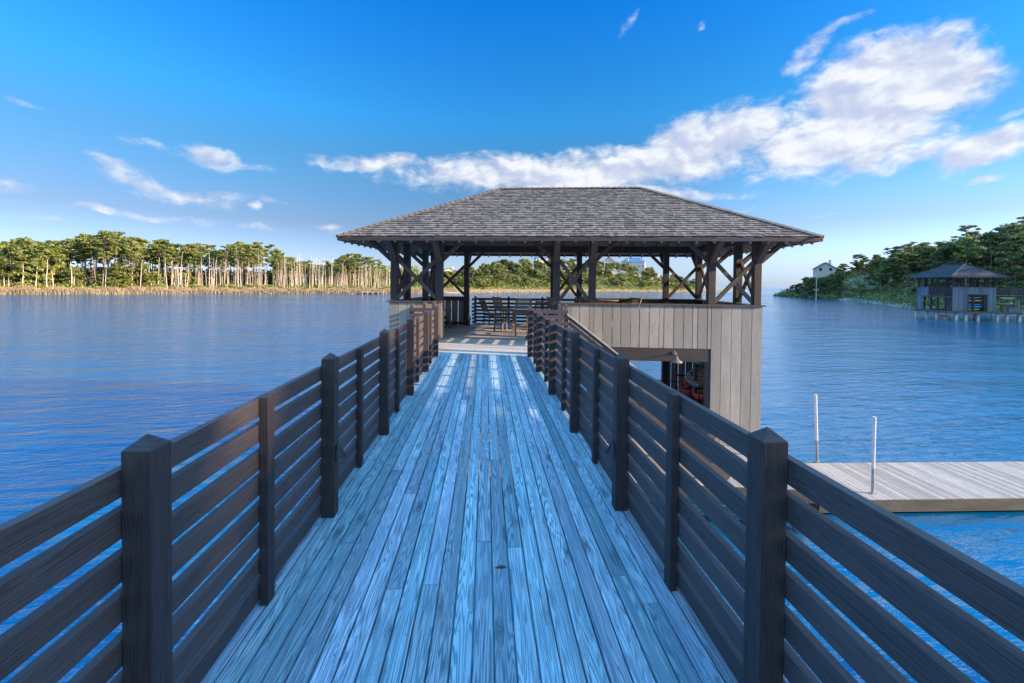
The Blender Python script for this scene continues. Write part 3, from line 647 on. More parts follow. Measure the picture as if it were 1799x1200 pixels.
fz.build('fascia', M['post'], pav)
# rafters
rf = MB(); hip_run_l, hip_run_r, half = R0_-L0, L1-R1_, RV-V0; dz = ZR-ZT
u = L0+.25
while u < L1-.1:
    t = min(1, (u-L0)/hip_run_l, (L1-u)/hip_run_r)
    if t > .08:
        for sg in (0, 1):
            va, vb = (V0+.035, V0+half*t) if sg == 0 else (V1-.035, V1-half*t)
            za = ZT+dz*abs(va-(V0 if sg == 0 else V1))/half-.115; zb = ZT+dz*t-.115
            rf.beam((u, va, za), (u, vb, zb), .045, .13)
    u += .43
v = V0+.3
while v < V1-.2:
    t = min(1, (v-V0)/half, (V1-v)/half)
    if t > .08:
        for sg in (0, 1):
            e, run, s_ = (L0, hip_run_l, 1) if sg == 0 else (L1, hip_run_r, -1)
            rf.beam((e+s_*.035, v, ZT-.115+dz*.035/run), (e+s_*run*t, v, ZT-.115+dz*t), .045, .13)
    v += .43
rf.build('rafters', M['soffit'], pav)
# posts
fr = [uA, uB, uC, uD, uE, uF]; vF, vB = H_, DD-H_
posts = [(u, vF) for u in fr]+[(u, vB) for u in fr]+[(uA, 1.2), (uA, DD-1.2), (uF, 1.2), (uF, DD-1.2)]
for (u, v) in posts:
    p = MB(); lo = LOW if (u in (uA, uF, uB, uE) or v in (vF, vB)) else 0
    p.box(u-H_, u+H_, v-H_, v+H_, lo-2.5 if lo else 0.002, 2.78, 'z'); p.build('post', M['post'], pav, bevel=.008)
hb = MB()
for v in (vF, vB): hb.box(uA-.35, uF+.35, v-.08, v+.08, 2.782, 3.03, 'x')
for u in (uA, uF): hb.box(u-.078, u+.078, vF+.081, vB-.081, 2.784, 3.028, 'y')
hb.build('header_beam', M['post'], pav, bevel=.006)
def xb(p0, p1, z0, z1, off):
    b_ = MB(); a, c = Vector((*p0, 0)), Vector((*p1, 0)); d = (c-a).normalized(); nrm = d.cross(Vector((0, 0, 1)))
    a2, c2 = a+d*H_*.9, c-d*H_*.9
    b_.beam(a2+nrm*off+Vector((0, 0, z0)), c2+nrm*off+Vector((0, 0, z1)), .07, .10, (0, 0, 1))
    b_.beam(a2-nrm*off*.2+Vector((0, 0, z1)), c2-nrm*off*.2+Vector((0, 0, z0)), .06, .10, (0, 0, 1))
    b_.build('cross_brace', M['beam'], pav, bevel=.004)
for v in (vF, vB):
    for a, c in ((uA, uB), (uC, uD), (uE, uF)): xb((a, v), (c, v), 1.16, 2.26, .045)
for u in (uA, uF): xb((u, vF), (u, 1.2), 1.16, 2.26, .045); xb((u, DD-1.2), (u, vB), 1.16, 2.26, .045)
def kb(p, d, L=.5, z0=2.24, w_=.09):
    a = Vector((p[0]+d[0]*H_*.8, p[1]+d[1]*H_*.8, z0)); e = a+Vector((d[0]*L, d[1]*L, L*.98)); b_ = MB(); b_.beam(a, e, w_, .10, (0, 0, 1)); b_.build('knee_brace', M['beam'], pav, bevel=.004)
for v in (vF, vB):
    kb((uB, v), (1, 0), .56); kb((uC, v), (-1, 0), .56); kb((uD, v), (1, 0), .56); kb((uE, v), (-1, 0), .56)
def outr(p, d):
    a = Vector((p[0]+d[0]*H_*.9, p[1]+d[1]*H_*.9, 2.30)); e = a+Vector((d[0]*.62, d[1]*.62, .50)); b_ = MB(); b_.beam(a-Vector((0, 0, .06)), e, .15, .11, (0, 0, 1)); b_.build('eave_brace', M['beam'], pav, bevel=.005)
for u in fr: outr((u, vF), (0, -1)); outr((u, vB), (0, 1))
for v in (vF, 1.2, DD-1.2, vB): outr((uA, v), (-1, 0)); outr((uF, v), (1, 0))
# walls of vertical boards with gaps
def boards(name, u0, u1, v, z0, z1, axis='u', gap=.012, uniform=False, wmin=.15, wmax=.17, out=-1, th=.022, m='board'):
    b_ = MB(); x = u0
    while x < u1-.03:
        w_ = min(random.choice((.235, .26, .26, .265, .13)) if gap > .008 and not uniform else .262, u1-x); a, c = x+gap/2, x+w_-gap/2*random.uniform(.3, 1.)
        lo, hi = sorted((v, v+out*th))
        if axis == 'u': b_.box(a, c, lo, hi, z0+random.uniform(0, .006), z1, 'z')
        else: b_.box(lo, hi, a, c, z0+random.uniform(0, .006), z1, 'z')
        x += w_
    return b_.build(name, M[m], pav, bevel=.002)
E_ = .0025
boards('wall', uA-H_-.03, uB+H_, -E_, LOW, ZC, gap=.018, uniform=True)
boards('wall', 3.43, uE-.02, -E_, -.105, ZC, gap=.020)
boards('wall', uE-.018, uF+H_+.03, -E_, LOW+.005, ZC, gap=.014, uniform=True)
boards('wall', -.03, DD+.03, uA-H_-E_, LOW, ZC, 'v')
boards('wall', -.03, DD+.03, uF+H_+E_, LOW, ZC, 'v', out=1)
boards('wall', uA-H_, uB-H_, DD+E_, LOW, ZC-.1, out=1, gap=.030, uniform=True)
boards('wall', uD+H_, uE, DD+E_, -.3, ZC-.1, out=1, gap=.02, uniform=True)
boards('wall', uE, uF+H_, DD+E_, LOW, ZC-.1, out=1, gap=.030, uniform=True)
def cap(u0, u1, v0, v1, z=ZC): cp = MB(); cp.box(u0, u1, v0, v1, z+.001, z+.036, 'x' if u1-u0 > v1-v0 else 'y'); cp.build('wall_cap', M['beam'], pav, bevel=.003)
cap(uA-H_-.09, uB+H_+.02, -.07, -.001); cap(uA+H_+.001, uB-H_-.001, -.0005, .17)
cap(3.40, uF+H_+.09, -.07, -.001); cap(3.40, uD-H_-.001, -.0005, .17); cap(uD+H_+.001, uE-H_-.001, -.0005, .17); cap(uE+H_+.001, uF-H_-.001, -.0005, .17)
for u0, u1 in ((uA-H_-.09, uA-H_-.0005), (uF+H_+.0005, uF+H_+.09)): cap(u0, u1, .0005, DD+.05)
for u in (uA, uF):
    for a, c in ((.2, 1.2-H_-.001), (1.2+H_+.001, DD-1.2-H_-.001), (DD-1.2+H_+.001, DD-.2)): cap(u-.085, u+.085, a, c, ZC-.003)
cap(uA+H_+.001, uB-H_-.001, DD-.16, DD+.05); cap(uD+H_+.001, uE-H_-.001, DD-.16, DD+.05); cap(uE+H_+.001, uF-H_-.001, DD-.16, DD+.05)
sk = MB()                                                       # dark band under the back cap and inner rails
for a, c in ((uA+H_, uB-H_), (uD+H_, uE-H_), (uE+H_, uF-H_)): sk.box(a+.002, c-.002, DD-.12, DD-.05, ZC-.12, ZC-.002, 'x'); sk.box(a+.002, c-.002, DD-.12, DD-.05, .04, .12, 'x')
sk.build('wall_rail', M['post'], pav)
# floor and its frame
fl = MB(); v = -2.235; 
while v < DD+.82:
    if v < 0: a, c = (-.22, 3.50)
    elif v < DD-.005: a, c = (uA-H_+.002, uF+H_-.002)
    else: a, c = (.12, 4.3)
    x = a
    while x < c:
        L = random.choice((2.4, 3.0, 3.6)); x1 = min(x+L, c)
        if c-x1 < .6: x1 = c
        z = random.uniform(-.001, .001); fl.box(x+.001, x1-.001, v+.002, v+.089, -.038+z, z, 'x'); x = x1
    v += .0925
fl.build('floor_boards', M['deck2'], pav, bevel=.002)
bm = MB()
bm.box(1.9, uE-.1, .001, .16, -.45, -.108, 'x')
bm.box(-.25, 3.5, -2.24, -2.19, -.30, -.042, 'x'); bm.box(-.25, -.2, -2.189, -.03, -.30, -.042, 'y'); bm.box(3.46, 3.505, -2.189, -.03, -.30, -.042, 'y')
bm.box(uA+.1, uF-.1, DD-.16, DD-.001, -.35, -.042, 'x'); bm.box(.1, 4.3, DD+.78, DD+.83, -.28, -.042, 'x')
for u in (1., 2.2, 3.4, 4.6, 5.8, 7.): bm.box(u, u+.06, .17, DD-.17, -.28, -.042, 'y')
bm.build('floor_beam', M['beam'], pav, bevel=.004)
o = MB(); o.box(2.0, uE-H_-.001, -.045, -.001, -.455, -.112, 'x'); o.build('opening_lintel', M['post'], pav, bevel=.004)
# opening jamb and door edge
o = MB(); o.box(uE-H_-.04, uE-H_-.002, .0, .14, LOW, -.46, 'z'); o.build('door_jamb', M['post'], pav)
# railing of the back balcony
def slat_run(parent, p0, p1, slats, z0=0., posts=(0., 1.), cap_=False, name='slat_panel', mt='rail', out=0.):
    a, c = Vector(p0), Vector(p1); d = (c-a); L = d.length; d.normalize(); s_ = MB()
    for (lo, hi) in slats: s_.beam(a+Vector((0, 0, (lo+hi)/2+z0)), c+Vector((0, 0, (lo+hi)/2+z0)), .036, hi-lo, (0, 0, 1))
    s_.build(name, M[mt], parent, bevel=.002)
def rpost(parent, x, y, z0=0., top=1.118, w_=.088, mt='rail'):
    p = MB(); p.post(x-w_/2, x+w_/2, y-w_/2, y+w_/2, z0, top-.04, top); p.build('post', M[mt], parent, bevel=.003)
br = empty('railing', (BX, BY, 0), -TH, 'dark slatted railing of the balcony on the lake side of the pavilion', 'railing')
vb = DD+.77; BS = [(.06, .14), (.20, .28), (.34, .42), (.48, .56), (.62, .70), (.76, .84), (.93, 1.02)]
for u in (.2, 1.55, 2.9, 4.2): rpost(br, u, vb, 0, 1.10)
slat_run(br, (.2, vb+.064, 0), (4.2, vb+.064, 0), BS); slat_run(br, (.2, DD+.03, 0), (.2, vb-.05, 0), BS); slat_run(br, (4.2, DD+.03, 0), (4.2, vb-.05, 0), BS)
# side railings of the landing
lr = empty('railing', (BX, BY, 0), -TH, 'short sunlit slatted railing enclosing the left corner of the landing', 'railing')
ul, vl = local(XL-.1, 9.45)
n0 = (-.10, -2.12)
for (u, v) in ((n0[0], n0[1]), (-.10, -1.05), (-.10, -.14)): rpost(lr, u, v, 0, 1.118)
slat_run(lr, (n0[0]-.06, n0[1]-.06, 0), (ul-.02, n0[1]-.06, 0), SLATS); slat_run(lr, (-.165, n0[1], 0), (-.165, -.1, 0), SLATS)
rr_ = empty('railing', (BX, BY, 0), -TH, 'short slatted railing between the end of the right railing and the stairs', 'railing')
ur, vr = local(XR+.1, 9.36)
rpost(rr_, 3.45, -2.16, -.04, 1.06)
slat_run(rr_, (ur+.03, -2.22, 0), (3.49, -2.22, 0), SLATS)
r3 = empty('railing', (BX, BY, 0), -TH, 'short slatted railing between the stair opening and the pavilion wall', 'railing')
rpost(r3, 3.34, -1.02); rpost(r3, 3.50, -1.02); slat_run(r3, (3.41, -.97, 0), (3.41, -.02, 0), SLATS)

# ------------------------------------------------------------------ stairs down to the lower deck
stp = empty('staircase', (BX, BY, 0), -TH, 'wooden stairs with a slatted handrail descending right from the landing', 'stairs')
us, ue = 3.52, 7.02; nst = 14; rise = (0-LOW)/nst; run = (ue-us)/nst
for k in range(1, nst):
    t = MB(); u = us+(k-1)*run; z = -k*rise; t.box(u, u+run*.48-.003, -2.12, -1.10, z-.035, z, 'y'); t.box(u+run*.5, u+run-.004, -2.12, -1.10, z-.035, z, 'y'); t.build('tread', M['deck2'], stp)
for v in (-2.15, -1.06):
    s_ = MB(); s_.beam((us-.02, v, -.12), (ue, v, LOW+.02), .045, .26); s_.build('stringer', M['beam'], stp)
sl_ = rise/run
hr = MB()
for k in range(7):
    zz = .86-k*.13; hr.beam((3.50, -2.20, zz), (6.72, -2.20, zz-(6.72-3.50)*sl_), .036, .085)
hr.build('slat_panel', M['beam'], stp, bevel=.002)
hc = MB(); hc.beam((3.46, -2.20, .935), (6.75, -2.20, .935-(6.75-3.46)*sl_), .11, .03); hc.build('handrail', M['deck2'], stp, bevel=.003)
for u in (5.1, 6.68):
    zz = .9-(u-3.5)*sl_; p = MB(); p.box(u-.045, u+.045, -2.17, -2.08, max(zz-1.25, LOW+.002), zz, 'z'); p.build('post', M['beam'], stp)

# ------------------------------------------------------------------ lower deck
ld = empty('lower_deck', (BX, BY, 0), -TH, 'pale timber lower deck at the foot of the stairs under the pavilion', 'deck')
b_ = MB(); u = -1.6
while u < 8.85:
    b_.box(u+.002, u+.138, -2.42, DD+.1, LOW-.04, LOW+random.uniform(-.0015, .0015)-.001, 'y'); u += .142
b_.build('deck_boards', M['grey_timber'], ld, bevel=.002)
b_ = MB(); b_.box(-1.6, 8.86, -2.47, -2.422, LOW-.26, LOW-.006, 'x'); b_.box(8.862, 8.90, -2.42, DD+.1, LOW-.26, LOW-.006, 'y')
for u in (0, 2.9, 5.8, 8.6): b_.box(u, u+.08, -2.40, DD, LOW-.3, LOW-.045, 'y')
b_.build('deck_frame', M['skirt'], ld)
for u in (-1.3, 1.9, 5.2, 8.55):
    for v in (-2.2, 1., 4.1):
        p = MB(); p.tube((u, v, -5.5), (u, v, LOW-.05), .14, .13, 12); p.build('pile', M['pile'], ld, smooth=True)

# ------------------------------------------------------------------ floating dock
fd = empty('floating_dock', (7.75, 9.38, 0), -.02, 'silvery plank floating dock reaching right from the boathouse', 'dock')
b_ = MB(); x = 0.
while x < 18: b_.box(x+.003, x+.137, 0, 2.02, -3.40, -3.36+random.uniform(-.002, .002), 'y'); x += .142
b_.build('deck_boards', M['grey_timber'], fd, bevel=.002)
b_ = MB(); b_.box(0, 18, -.045, -.002, -3.64, -3.37, 'x'); b_.box(0, 18, 2.022, 2.06, -3.64, -3.37, 'x'); b_.box(-.045, -.002, 0, 2.02, -3.64, -3.37, 'y'); b_.build('skirt_board', M['skirt'], fd, bevel=.004)
b_ = MB(); 
for x in (.4, 4.4, 8.4, 12.4): b_.box(x, x+3, .1, 1.9, -3.95, -3.42, 'x')
b_.build('float', M['metal_dark'], fd)
gw = empty('gangplank', (6.95, 9.75, 0), -.1, 'short plank ramp bridging the lower deck and the floating dock', 'gangplank')
b_ = MB()
for k in range(9): b_.box(-.15+k*.135, -.15+k*.135+.128, .2, 1.3, -2.86-k*.052, -2.825-k*.052, 'y')
b_.build('ramp_boards', M['grey_timber'], gw)
def mooring(x, y, top, tilt, lab):
    r = empty('dock_pole', (x, y, -3.3), 0, lab, 'pole', 'white topped dock poles'); r.rotation_euler = (0, tilt, 0)
    p = MB(); p.tube((0, 0, -2.2), (0, 0, .55), .032, .032, 12); p.build('pipe', M['metal_grey'], r, smooth=False)
    p = MB(); p.tube((0, 0, .55), (0, 0, top), .037, .037, 14); p.build('sleeve', M['pvc'], r)
    p = MB(); p.box(-.06, .06, -.06, .06, -.10, -.045); p.build('bracket', M['metal_grey'], r)
mooring(9.42, 11.46, 1.86, -.05, 'leaning white topped pole at the far edge of the floating dock, left one')
mooring(9.32, 9.62, 1.80, 0., 'upright white topped pole at the near edge of the floating dock, right one')
mooring(19.0, 11.3, 1.9, .0, 'white topped pole at the far right of the floating dock')

# ------------------------------------------------------------------ barn light, power box
bl = empty('barn_light', (BX+math.cos(TH)*6.46, BY-math.sin(TH)*6.46, -.22), -TH, 'cream gooseneck lamp on the dark lintel over the kayak opening', 'lamp')
p = MB(); p.lathe((0, -.046, 0), [(.001, .0), (.05, .0), (.055, .015), (.02, .03), (.001, .03)], 16, (0, -1, 0)); p.build('flange', M['lamp_cream'], bl, smooth=True)
p = MB(); pts = [(0, -.07, 0), (0, -.16, .05), (0, -.25, .03), (0, -.29, -.05)]
for a, c in zip(pts, pts[1:]): p.tube(a, c, .013, .013, 8)
p.build('arm', M['lamp_cream'], bl, smooth=True)
p = MB(); p.lathe((0, -.29, -.21), [(.15, 0), (.145, .02), (.09, .055), (.045, .085), (.035, .15), (.001, .165)], 20); p.lathe((0, -.29, -.205), [(.145, 0), (.085, .05), (.001, .07)], 20); p.build('shade', M['lamp_cream'], bl, smooth=True)
def at(u, v, z=0.): return (BX+u*math.cos(TH)+v*math.sin(TH), BY-u*math.sin(TH)+v*math.cos(TH), z)
pb = empty('power_box', at(-.02+.18, DD-.35), -TH, 'small grey outlet box on a stub post by the back left pillar', 'outlet box')
p = MB(); p.box(-.03, .03, -.03, .03, 0, .22); p.build('stub_post', M['chair'], pb); p = MB(); p.box(-.055, .055, -.05, -.031, .2, .36); p.box(-.045, .045, -.031, .03, .21, .35); p.build('box', M['metal_grey'], pb, bevel=.006)

# ------------------------------------------------------------------ chairs, stools, table
def make_chair(name, lab, seat, back, wd=.50, dp=.48, arms=False, rake=.12, cat='bar stool', group=None):
    """faces +y; backrest at -y"""
    r = empty(name, (0, 0, 0), 0, lab, cat, group); w2, d2 = wd/2, dp/2
    s_ = MB()
    for k in range(6): s_.box(-w2+.01, w2-.01, -d2+.02+k*(dp-.03)/6, -d2+.02+(k+.86)*(dp-.03)/6, seat-.022, seat)
    s_.build('seat', M['chair'], r, bevel=.003)
    f_ = MB()
    for y in (-d2+.03, d2-.04): f_.box(-w2+.045, w2-.045, y-.012, y+.012, seat-.085, seat-.024)
    for x in (-w2+.02, w2-.02): f_.box(x-.012, x+.012, -d2+.05, d2-.05, seat-.085, seat-.024)
    f_.build('seat_frame', M['chair'], r)
    for sx in (-1, 1):
        for sy in (-1, 1):
            l_ = MB(); x, y = sx*(w2-.02), sy*(d2-.03); spl = .035*sy
            l_.beam((x, y+spl+.01*sy, 0.0), (x, y, seat-.02), .038, .045, (0, 1, 0)); l_.build('leg', M['chair'], r, bevel=.003)
    b_ = MB(); yb = -d2+.02
    for sx in (-1, 1): b_.beam((sx*(w2-.02), yb, seat-.02), (sx*(w2-.02), yb-rake, back), .036, .034, (0, 1, 0))
    for zz in (seat+.10, back-.03): t = (zz-seat)/(back-seat); b_.beam((-w2+.03, yb-rake*t, zz), (w2-.03, yb-rake*t, zz), .024, .055, (0, 0, 1))
    n = 8
    for k in range(n):
        x = -w2+.055+k*(wd-.11)/(n-1); t0, t1 = (.10)/(back-seat), (back-.05-seat)/(back-seat)
        b_.beam((x, yb-rake*t0, seat+.11), (x, yb-rake*t1, back-.05), .030, .012, (0, 1, 0))
    b_.build('backrest', M['chair'], r)
    zz = seat*.38
    for sy in (-1, 1): st_ = MB(); st_.box(-w2+.04, w2-.04, sy*(d2-.012)-.012, sy*(d2-.012)+.012, zz-.02, zz+.02); st_.build('stretcher', M['chair'], r)
    if seat > .6:
        for sx in (-1, 1): st_ = MB(); st_.box(sx*(w2-.02)-.011, sx*(w2-.02)+.011, -d2+.05, d2-.05, zz+.08, zz+.115); st_.build('stretcher', M['chair'], r)
    if arms:
        for sx in (-1, 1):
            a_ = MB(); a_.box(sx*(w2+.005)-.028, sx*(w2+.005)+.028, -d2-.02, d2+.02, seat+.22, seat+.242); a_.beam((sx*(w2-.0), d2-.04, seat), (sx*(w2), d2-.02, seat+.22), .03, .03, (0, 1, 0)); a_.build('armrest', M['chair'], r, bevel=.003)
    return r
GS = 'teak bar stools in the pavilion'
stool = make_chair('bar_stool', 'teak bar stool seen from behind, nearest the right railing end', .76, 1.16, group=GS)
stool.location = (1.12, 13.25, 0); stool.rotation_euler = (0, 0, .12)
def again(src, x, y, rz, lab): c = copy_tree(src); c.location = (x, y, 0); c.rotation_euler = (0, 0, rz); c['label'] = lab; return c
again(stool, .64, 14.3, -1.0, 'teak bar stool turned sideways, left of the nearest stool')
again(stool, 2.52, 14.6, -1.3, 'bar stool behind the centre pillar, left of the round bar table')
again(stool, 3.75, 15.25, 3.3, 'bar stool on the far side of the round bar table')
again(stool, 4.86, 14.25, 1.9, 'bar stool to the right of the round bar table')
again(stool, 5.42, 14.5, -1.2, 'bar stool farthest right behind the grey board wall')
arm = make_chair('armchair', 'low teak armchair with a leaning slatted back by the balcony railing', .40, .95, .56, .52, True, .24, 'armchair', 'teak armchairs in the pavilion')
arm.location = (.28, 17.15, 0); arm.rotation_euler = (0, 0, -1.15)
again(arm, -1.52, 15.45, -1.57, 'teak armchair against the left wall, only its arm and front leg in view')
again(arm, 1.90, 15.6, 2.6, 'teak armchair angled behind the end of the right railing')
tb = empty('bar_table', (4.12, 14.2, 0), 0, 'round teak bar height table among the stools behind the board wall', 'table')
p = MB(); p.lathe((0, 0, 1.055), [(.001, 0), (.36, 0), (.37, .012), (.36, .028), (.001, .028)], 24); p.build('tabletop', M['chair'], tb)
for k in range(4): a = k*math.pi/2+.4; p = MB(); p.tube((math.cos(a)*.26, math.sin(a)*.26, 0), (math.cos(a)*.12, math.sin(a)*.12, 1.055), .022, .022, 8); p.build('leg', M['chair'], tb)

# ------------------------------------------------------------------ kayaks
def kayak(lab, col, deckcol, L=3.2, W=.68, Hh=.32, loc=(0, 0, 0), rz=0., cat='kayak', group=None, sit=True, tiltx=0., name='kayak', mats={}):
    r = empty(name, loc, rz, lab, cat, group); r.rotation_euler = (tiltx, 0, rz)
    for c in (col, deckcol):
        if c not in mats: mats[c] = plain('painted_hull_%d' % len(mats), c, .35, 0, .08, 3.)
    def shell(upper):
        p = MB(); n, m_ = 26, 9; rows = []
        for i in range(n+1):
            t = i/n*2-1; wv_ = W/2*(1-abs(t)**2.2)**.75+.004; hv = Hh*(.55+.45*(1-abs(t)**2.5)); rock = Hh*.35*abs(t)**3
            row = []
            for j in range(m_+1):
                a = math.pi*j/m_
                if upper: row.append(Vector((t*L/2, math.cos(a)*wv_, Hh*.62+rock+math.sin(a)*Hh*.30*(1-abs(t)**3))))
                else: row.append(Vector((t*L/2, math.cos(a)*wv_, Hh*.62+rock-math.sin(a)**.7*hv*.6)))
            rows.append(row)
        for i in range(n):
            for j in range(m_):
                q = [rows[i][j], rows[i+1][j], rows[i+1][j+1], rows[i][j+1]]
                if upper: q.reverse()
                p.face(q)
        return p
    o1 = shell(False).build('hull', mats[col], r, smooth=True); o2 = shell(True).build('deck', mats[deckcol], r, smooth=True)
    for o_ in (o1, o2):
        bm_ = bmesh.new(); bm_.from_mesh(o_.data); bmesh.ops.remove_doubles(bm_, verts=bm_.verts, dist=.0008); bm_.to_mesh(o_.data); bm_.free()
    p = MB(); n = 20
    for k in range(n):
        a, c = k/n*6.283, (k+1)/n*6.283; p.tube((math.cos(a)*.42, math.sin(a)*W*.30, Hh*.93), (math.cos(c)*.42, math.sin(c)*W*.30, Hh*.93), .016, .016, 6, cap=False)
    p.build('cockpit_rim', M['metal_dark'], r)
    return r
RZ = math.atan2(2.8, 1.1)-TH
kayak('pale grey board with a blue hull on the upper rack of the kayak room', (.10, .25, .45), (.50, .50, .46), 3.1, .8, .26, at(8.0, 2.4, -1.52), RZ, 'paddle board')
kayak('faded pink kayak on the lower rack of the kayak room', (.62, .10, .12), (.66, .16, .17), 3.0, .5, .30, at(8.05, 2.45, -1.93), RZ, 'kayak')
kayak('red kayak beside the pink one on the lower rack', (.58, .05, .06), (.60, .07, .08), 3.0, .46, .28, at(7.62, 2.5, -1.95), RZ, 'kayak')
kayak('dull maroon kayak at the bottom of the kayak room', (.30, .07, .12), (.34, .12, .16), 3.0, .5, .28, at(7.7, 2.4, -2.28), RZ, 'kayak')
kayak('teal canoe hung under the floor of the pavilion', (.02, .28, .30), (.03, .30, .33), 2.9, .8, .34, at(8.05, 2.3, -.88), RZ, 'canoe', name='canoe')
o = MB(); o.box(-.18, .18, -.05, .05, -.05, .05); pd = empty('paddle', at(7.28, 1.6, -1.38), .3, 'orange red paddle blade end sticking out beside the paddle board', 'paddle')
q = MB(); q.tube((-.6, .5, 0), (0, 0, 0), .015, .015, 8); q.build('shaft', M['metal_dark'], pd)
q = MB(); q.box(-.02, .26, -.012, .012, -.055, .055); q.build('blade', plain('orange_red_plastic', (.70, .10, .04), .4), pd, bevel=.01)
rk = empty('kayak_rack', (BX, BY, 0), -TH, 'dark timber rack carrying the kayaks under the pavilion', 'rack')
for v in (1.5, 3.4):
    q = MB()
    for u in (7.58, 8.5): q.box(u-.03, u+.03, v-.03, v+.03, LOW+.002, -.46, 'z')
    q.build('upright', M['post'], rk); q = MB()
    for z in (-1.56, -1.99, -2.33): q.box(7.58, 8.47, v-.03, v+.03, z, z+.05, 'x')
    q.build('shelf_arm', M['post'], rk)

# ------------------------------------------------------------------ second boathouse
T2 = .169; P0 = (77.1, 66.0)
b2 = empty('boathouse', (P0[0], P0[1], 0), -T2, 'small grey boarded boathouse with a dark blue grey hip roof at the right bank', 'boathouse')
M['board2'] = wood('cool_grey_wall_board', (.17, .20, .21), (.10, .125, .135), .8, 5, .3, .2, .2, .2)
M['shingle2'] = wood('slate_grey_shingle', (.17, .19, .22), (.08, .09, .11), .8, 5, .3, .4, .2, 0)
roof(b2, -1.15, 7.55, -1.15, 8.1, 3.2, 3.2001, 3.5, 3.55, 5.75, .3, M['shingle2'], M['hipcap']) if False else None
def roof2(parent, x0, x1, y0, y1, r0, r1, rx, zt, zr):
    A, B_, C_, D_ = Vector((x0, y0, zt)), Vector((x1, y0, zt)), Vector((x1, y1, zt)), Vector((x0, y1, zt)); P, Q_ = Vector((rx, r0, zr)), Vector((rx, r1, zr))
    s_ = MB(); d = MB()
    for f_ in ((A, B_, P), (B_, C_, Q_, P), (C_, D_, Q_), (D_, A, P, Q_)):
        d.face([v-Vector((0, 0, .12)) for v in reversed(f_)])
        a, b_ = f_[0], f_[1]; c, e = (f_[2], f_[2]) if len(f_) == 3 else (f_[2], f_[3]); rows = 16
        n = (b_-a).cross(c-b_).normalized()
        for k in range(rows):
            t0, t1 = k/rows, (k+1.2)/rows if k < rows-1 else 1; l0, h0, l1, h1 = a.lerp(e, t0), b_.lerp(c, t0), a.lerp(e, t1), b_.lerp(c, t1); m_ = max(1, int((h0-l0).length/.35))
            for j in range(m_):
                q0, q1 = l0.lerp(h0, j/m_)+n*.05, l0.lerp(h0, (j+.96)/m_)+n*.05; q2, q3 = l1.lerp(h1, (j+.96)/m_), l1.lerp(h1, j/m_)
                s_.face([q0, q1, q2+n*.005, q3+n*.005], [(j, k), (j+.3, k), (j+.3, k+.3), (j, k+.3)]); s_.face([q0-n*.05, q1-n*.05, q1, q0], [(j, k), (j+.3, k), (j+.3, k+.05), (j, k+.05)])
    s_.build('roof_shingles', M['shingle2'], parent); d.build('roof_deck', M['post'], parent)
    for a, b_ in ((A, P), (B_, P), (C_, Q_), (D_, Q_), (P, Q_)):
        h = MB(); h.beam(a+Vector((0, 0, .08)), b_+Vector((0, 0, .08)), .30, .05); h.build('hip_cap', M['hipcap'], parent)
    f_ = MB(); f_.box(x0, x1, y0-.04, y0, zt-.16, zt, 'x'); f_.box(x0, x1, y1, y1+.04, zt-.16, zt, 'x'); f_.box(x0-.04, x0, y0, y1, zt-.16, zt, 'y'); f_.box(x1, x1+.04, y0, y1, zt-.16, zt, 'y'); f_.build('fascia', M['post'], parent)
roof2(b2, -1.15, 7.55, -1.15, 8.1, 1.64, 5.4, 3.2, 3.45, 5.65)
W2, D2, ZC2, ZF2, ZB2 = 6.4, 7.0, 1.75, .5, -2.2
def b2boards(u0, u1, v, z0, z1, axis='u', out=-1):
    b_ = MB(); x = u0
    while x < u1-.02:
        w_ = min(.2, u1-x); lo, hi = sorted((v, v+out*.03))
        if axis == 'u': b_.box(x+.008, x+w_-.008, lo, hi, z0, z1, 'z')
        else: b_.box(lo, hi, x+.008, x+w_-.008, z0, z1, 'z')
        x += w_
    b_.build('wall', M['board2'], b2)
b2boards(0, 2.3, 0, ZB2, ZC2); b2boards(2.3, 5.1, 0, .55, ZC2); b2boards(5.1, W2, 0, ZB2, ZC2)
b2boards(0, .05, 0, ZB2, ZC2, 'v'); b2boards(4.6, D2, 0, .1, ZC2, 'v'); b2boards(5.9, D2, 0, ZB2, .1, 'v'); b2boards(2.0, 2.8, 1.5, ZB2, .1, 'v')
b2boards(0, D2, W2, ZB2, ZC2, 'v', 1); b2boards(0, W2, D2, .6, ZC2, 'u', 1); b2boards(5., W2, D2, ZB2, .6, 'u', 1)
q = MB(); q.box(2.25, 5.15, -.08, -.035, .5, .62, 'x'); q.box(2.2, 2.3, -.08, -.035, ZB2, .5, 'z'); q.box(5.1, 5.2, -.08, -.035, ZB2, .5, 'z'); q.build('opening_frame', M['beam'], b2)
q = MB(); q.box(-.09, W2+.09, -.10, .10, ZC2+.002, ZC2+.05, 'x'); q.build('wall_cap', M['beam'], b2); q = MB(); q.box(-.1, .1, .101, D2, ZC2+.002, ZC2+.05, 'y'); q.build('wall_cap', M['beam'], b2); q = MB(); q.box(-.1, .06, 0.02, 5.9, .02, .24, 'y'); q.build('lintel', M['beam'], b2)
for z in range(7):
    q = MB(); q.box(-.06, -.01, .06, 4.58, .66+z*.15, .66+z*.15+.11, 'y'); q.build('slat', M['post'], b2)
for (u, v) in [(u, v) for v in (.12, D2-.12) for u in (.12, 1.4, 3.2, 4.9, 6.28)]+[(u, v) for u in (.12, 6.28) for v in (1.4, 2.9, 4.2, 5.6)]:
    q = MB(); q.box(u-.1, u+.1, v-.1, v+.1, ZB2 if (u < .2 or v < .2) else .5, 3.40, 'z'); q.build('post', M['post'], b2)
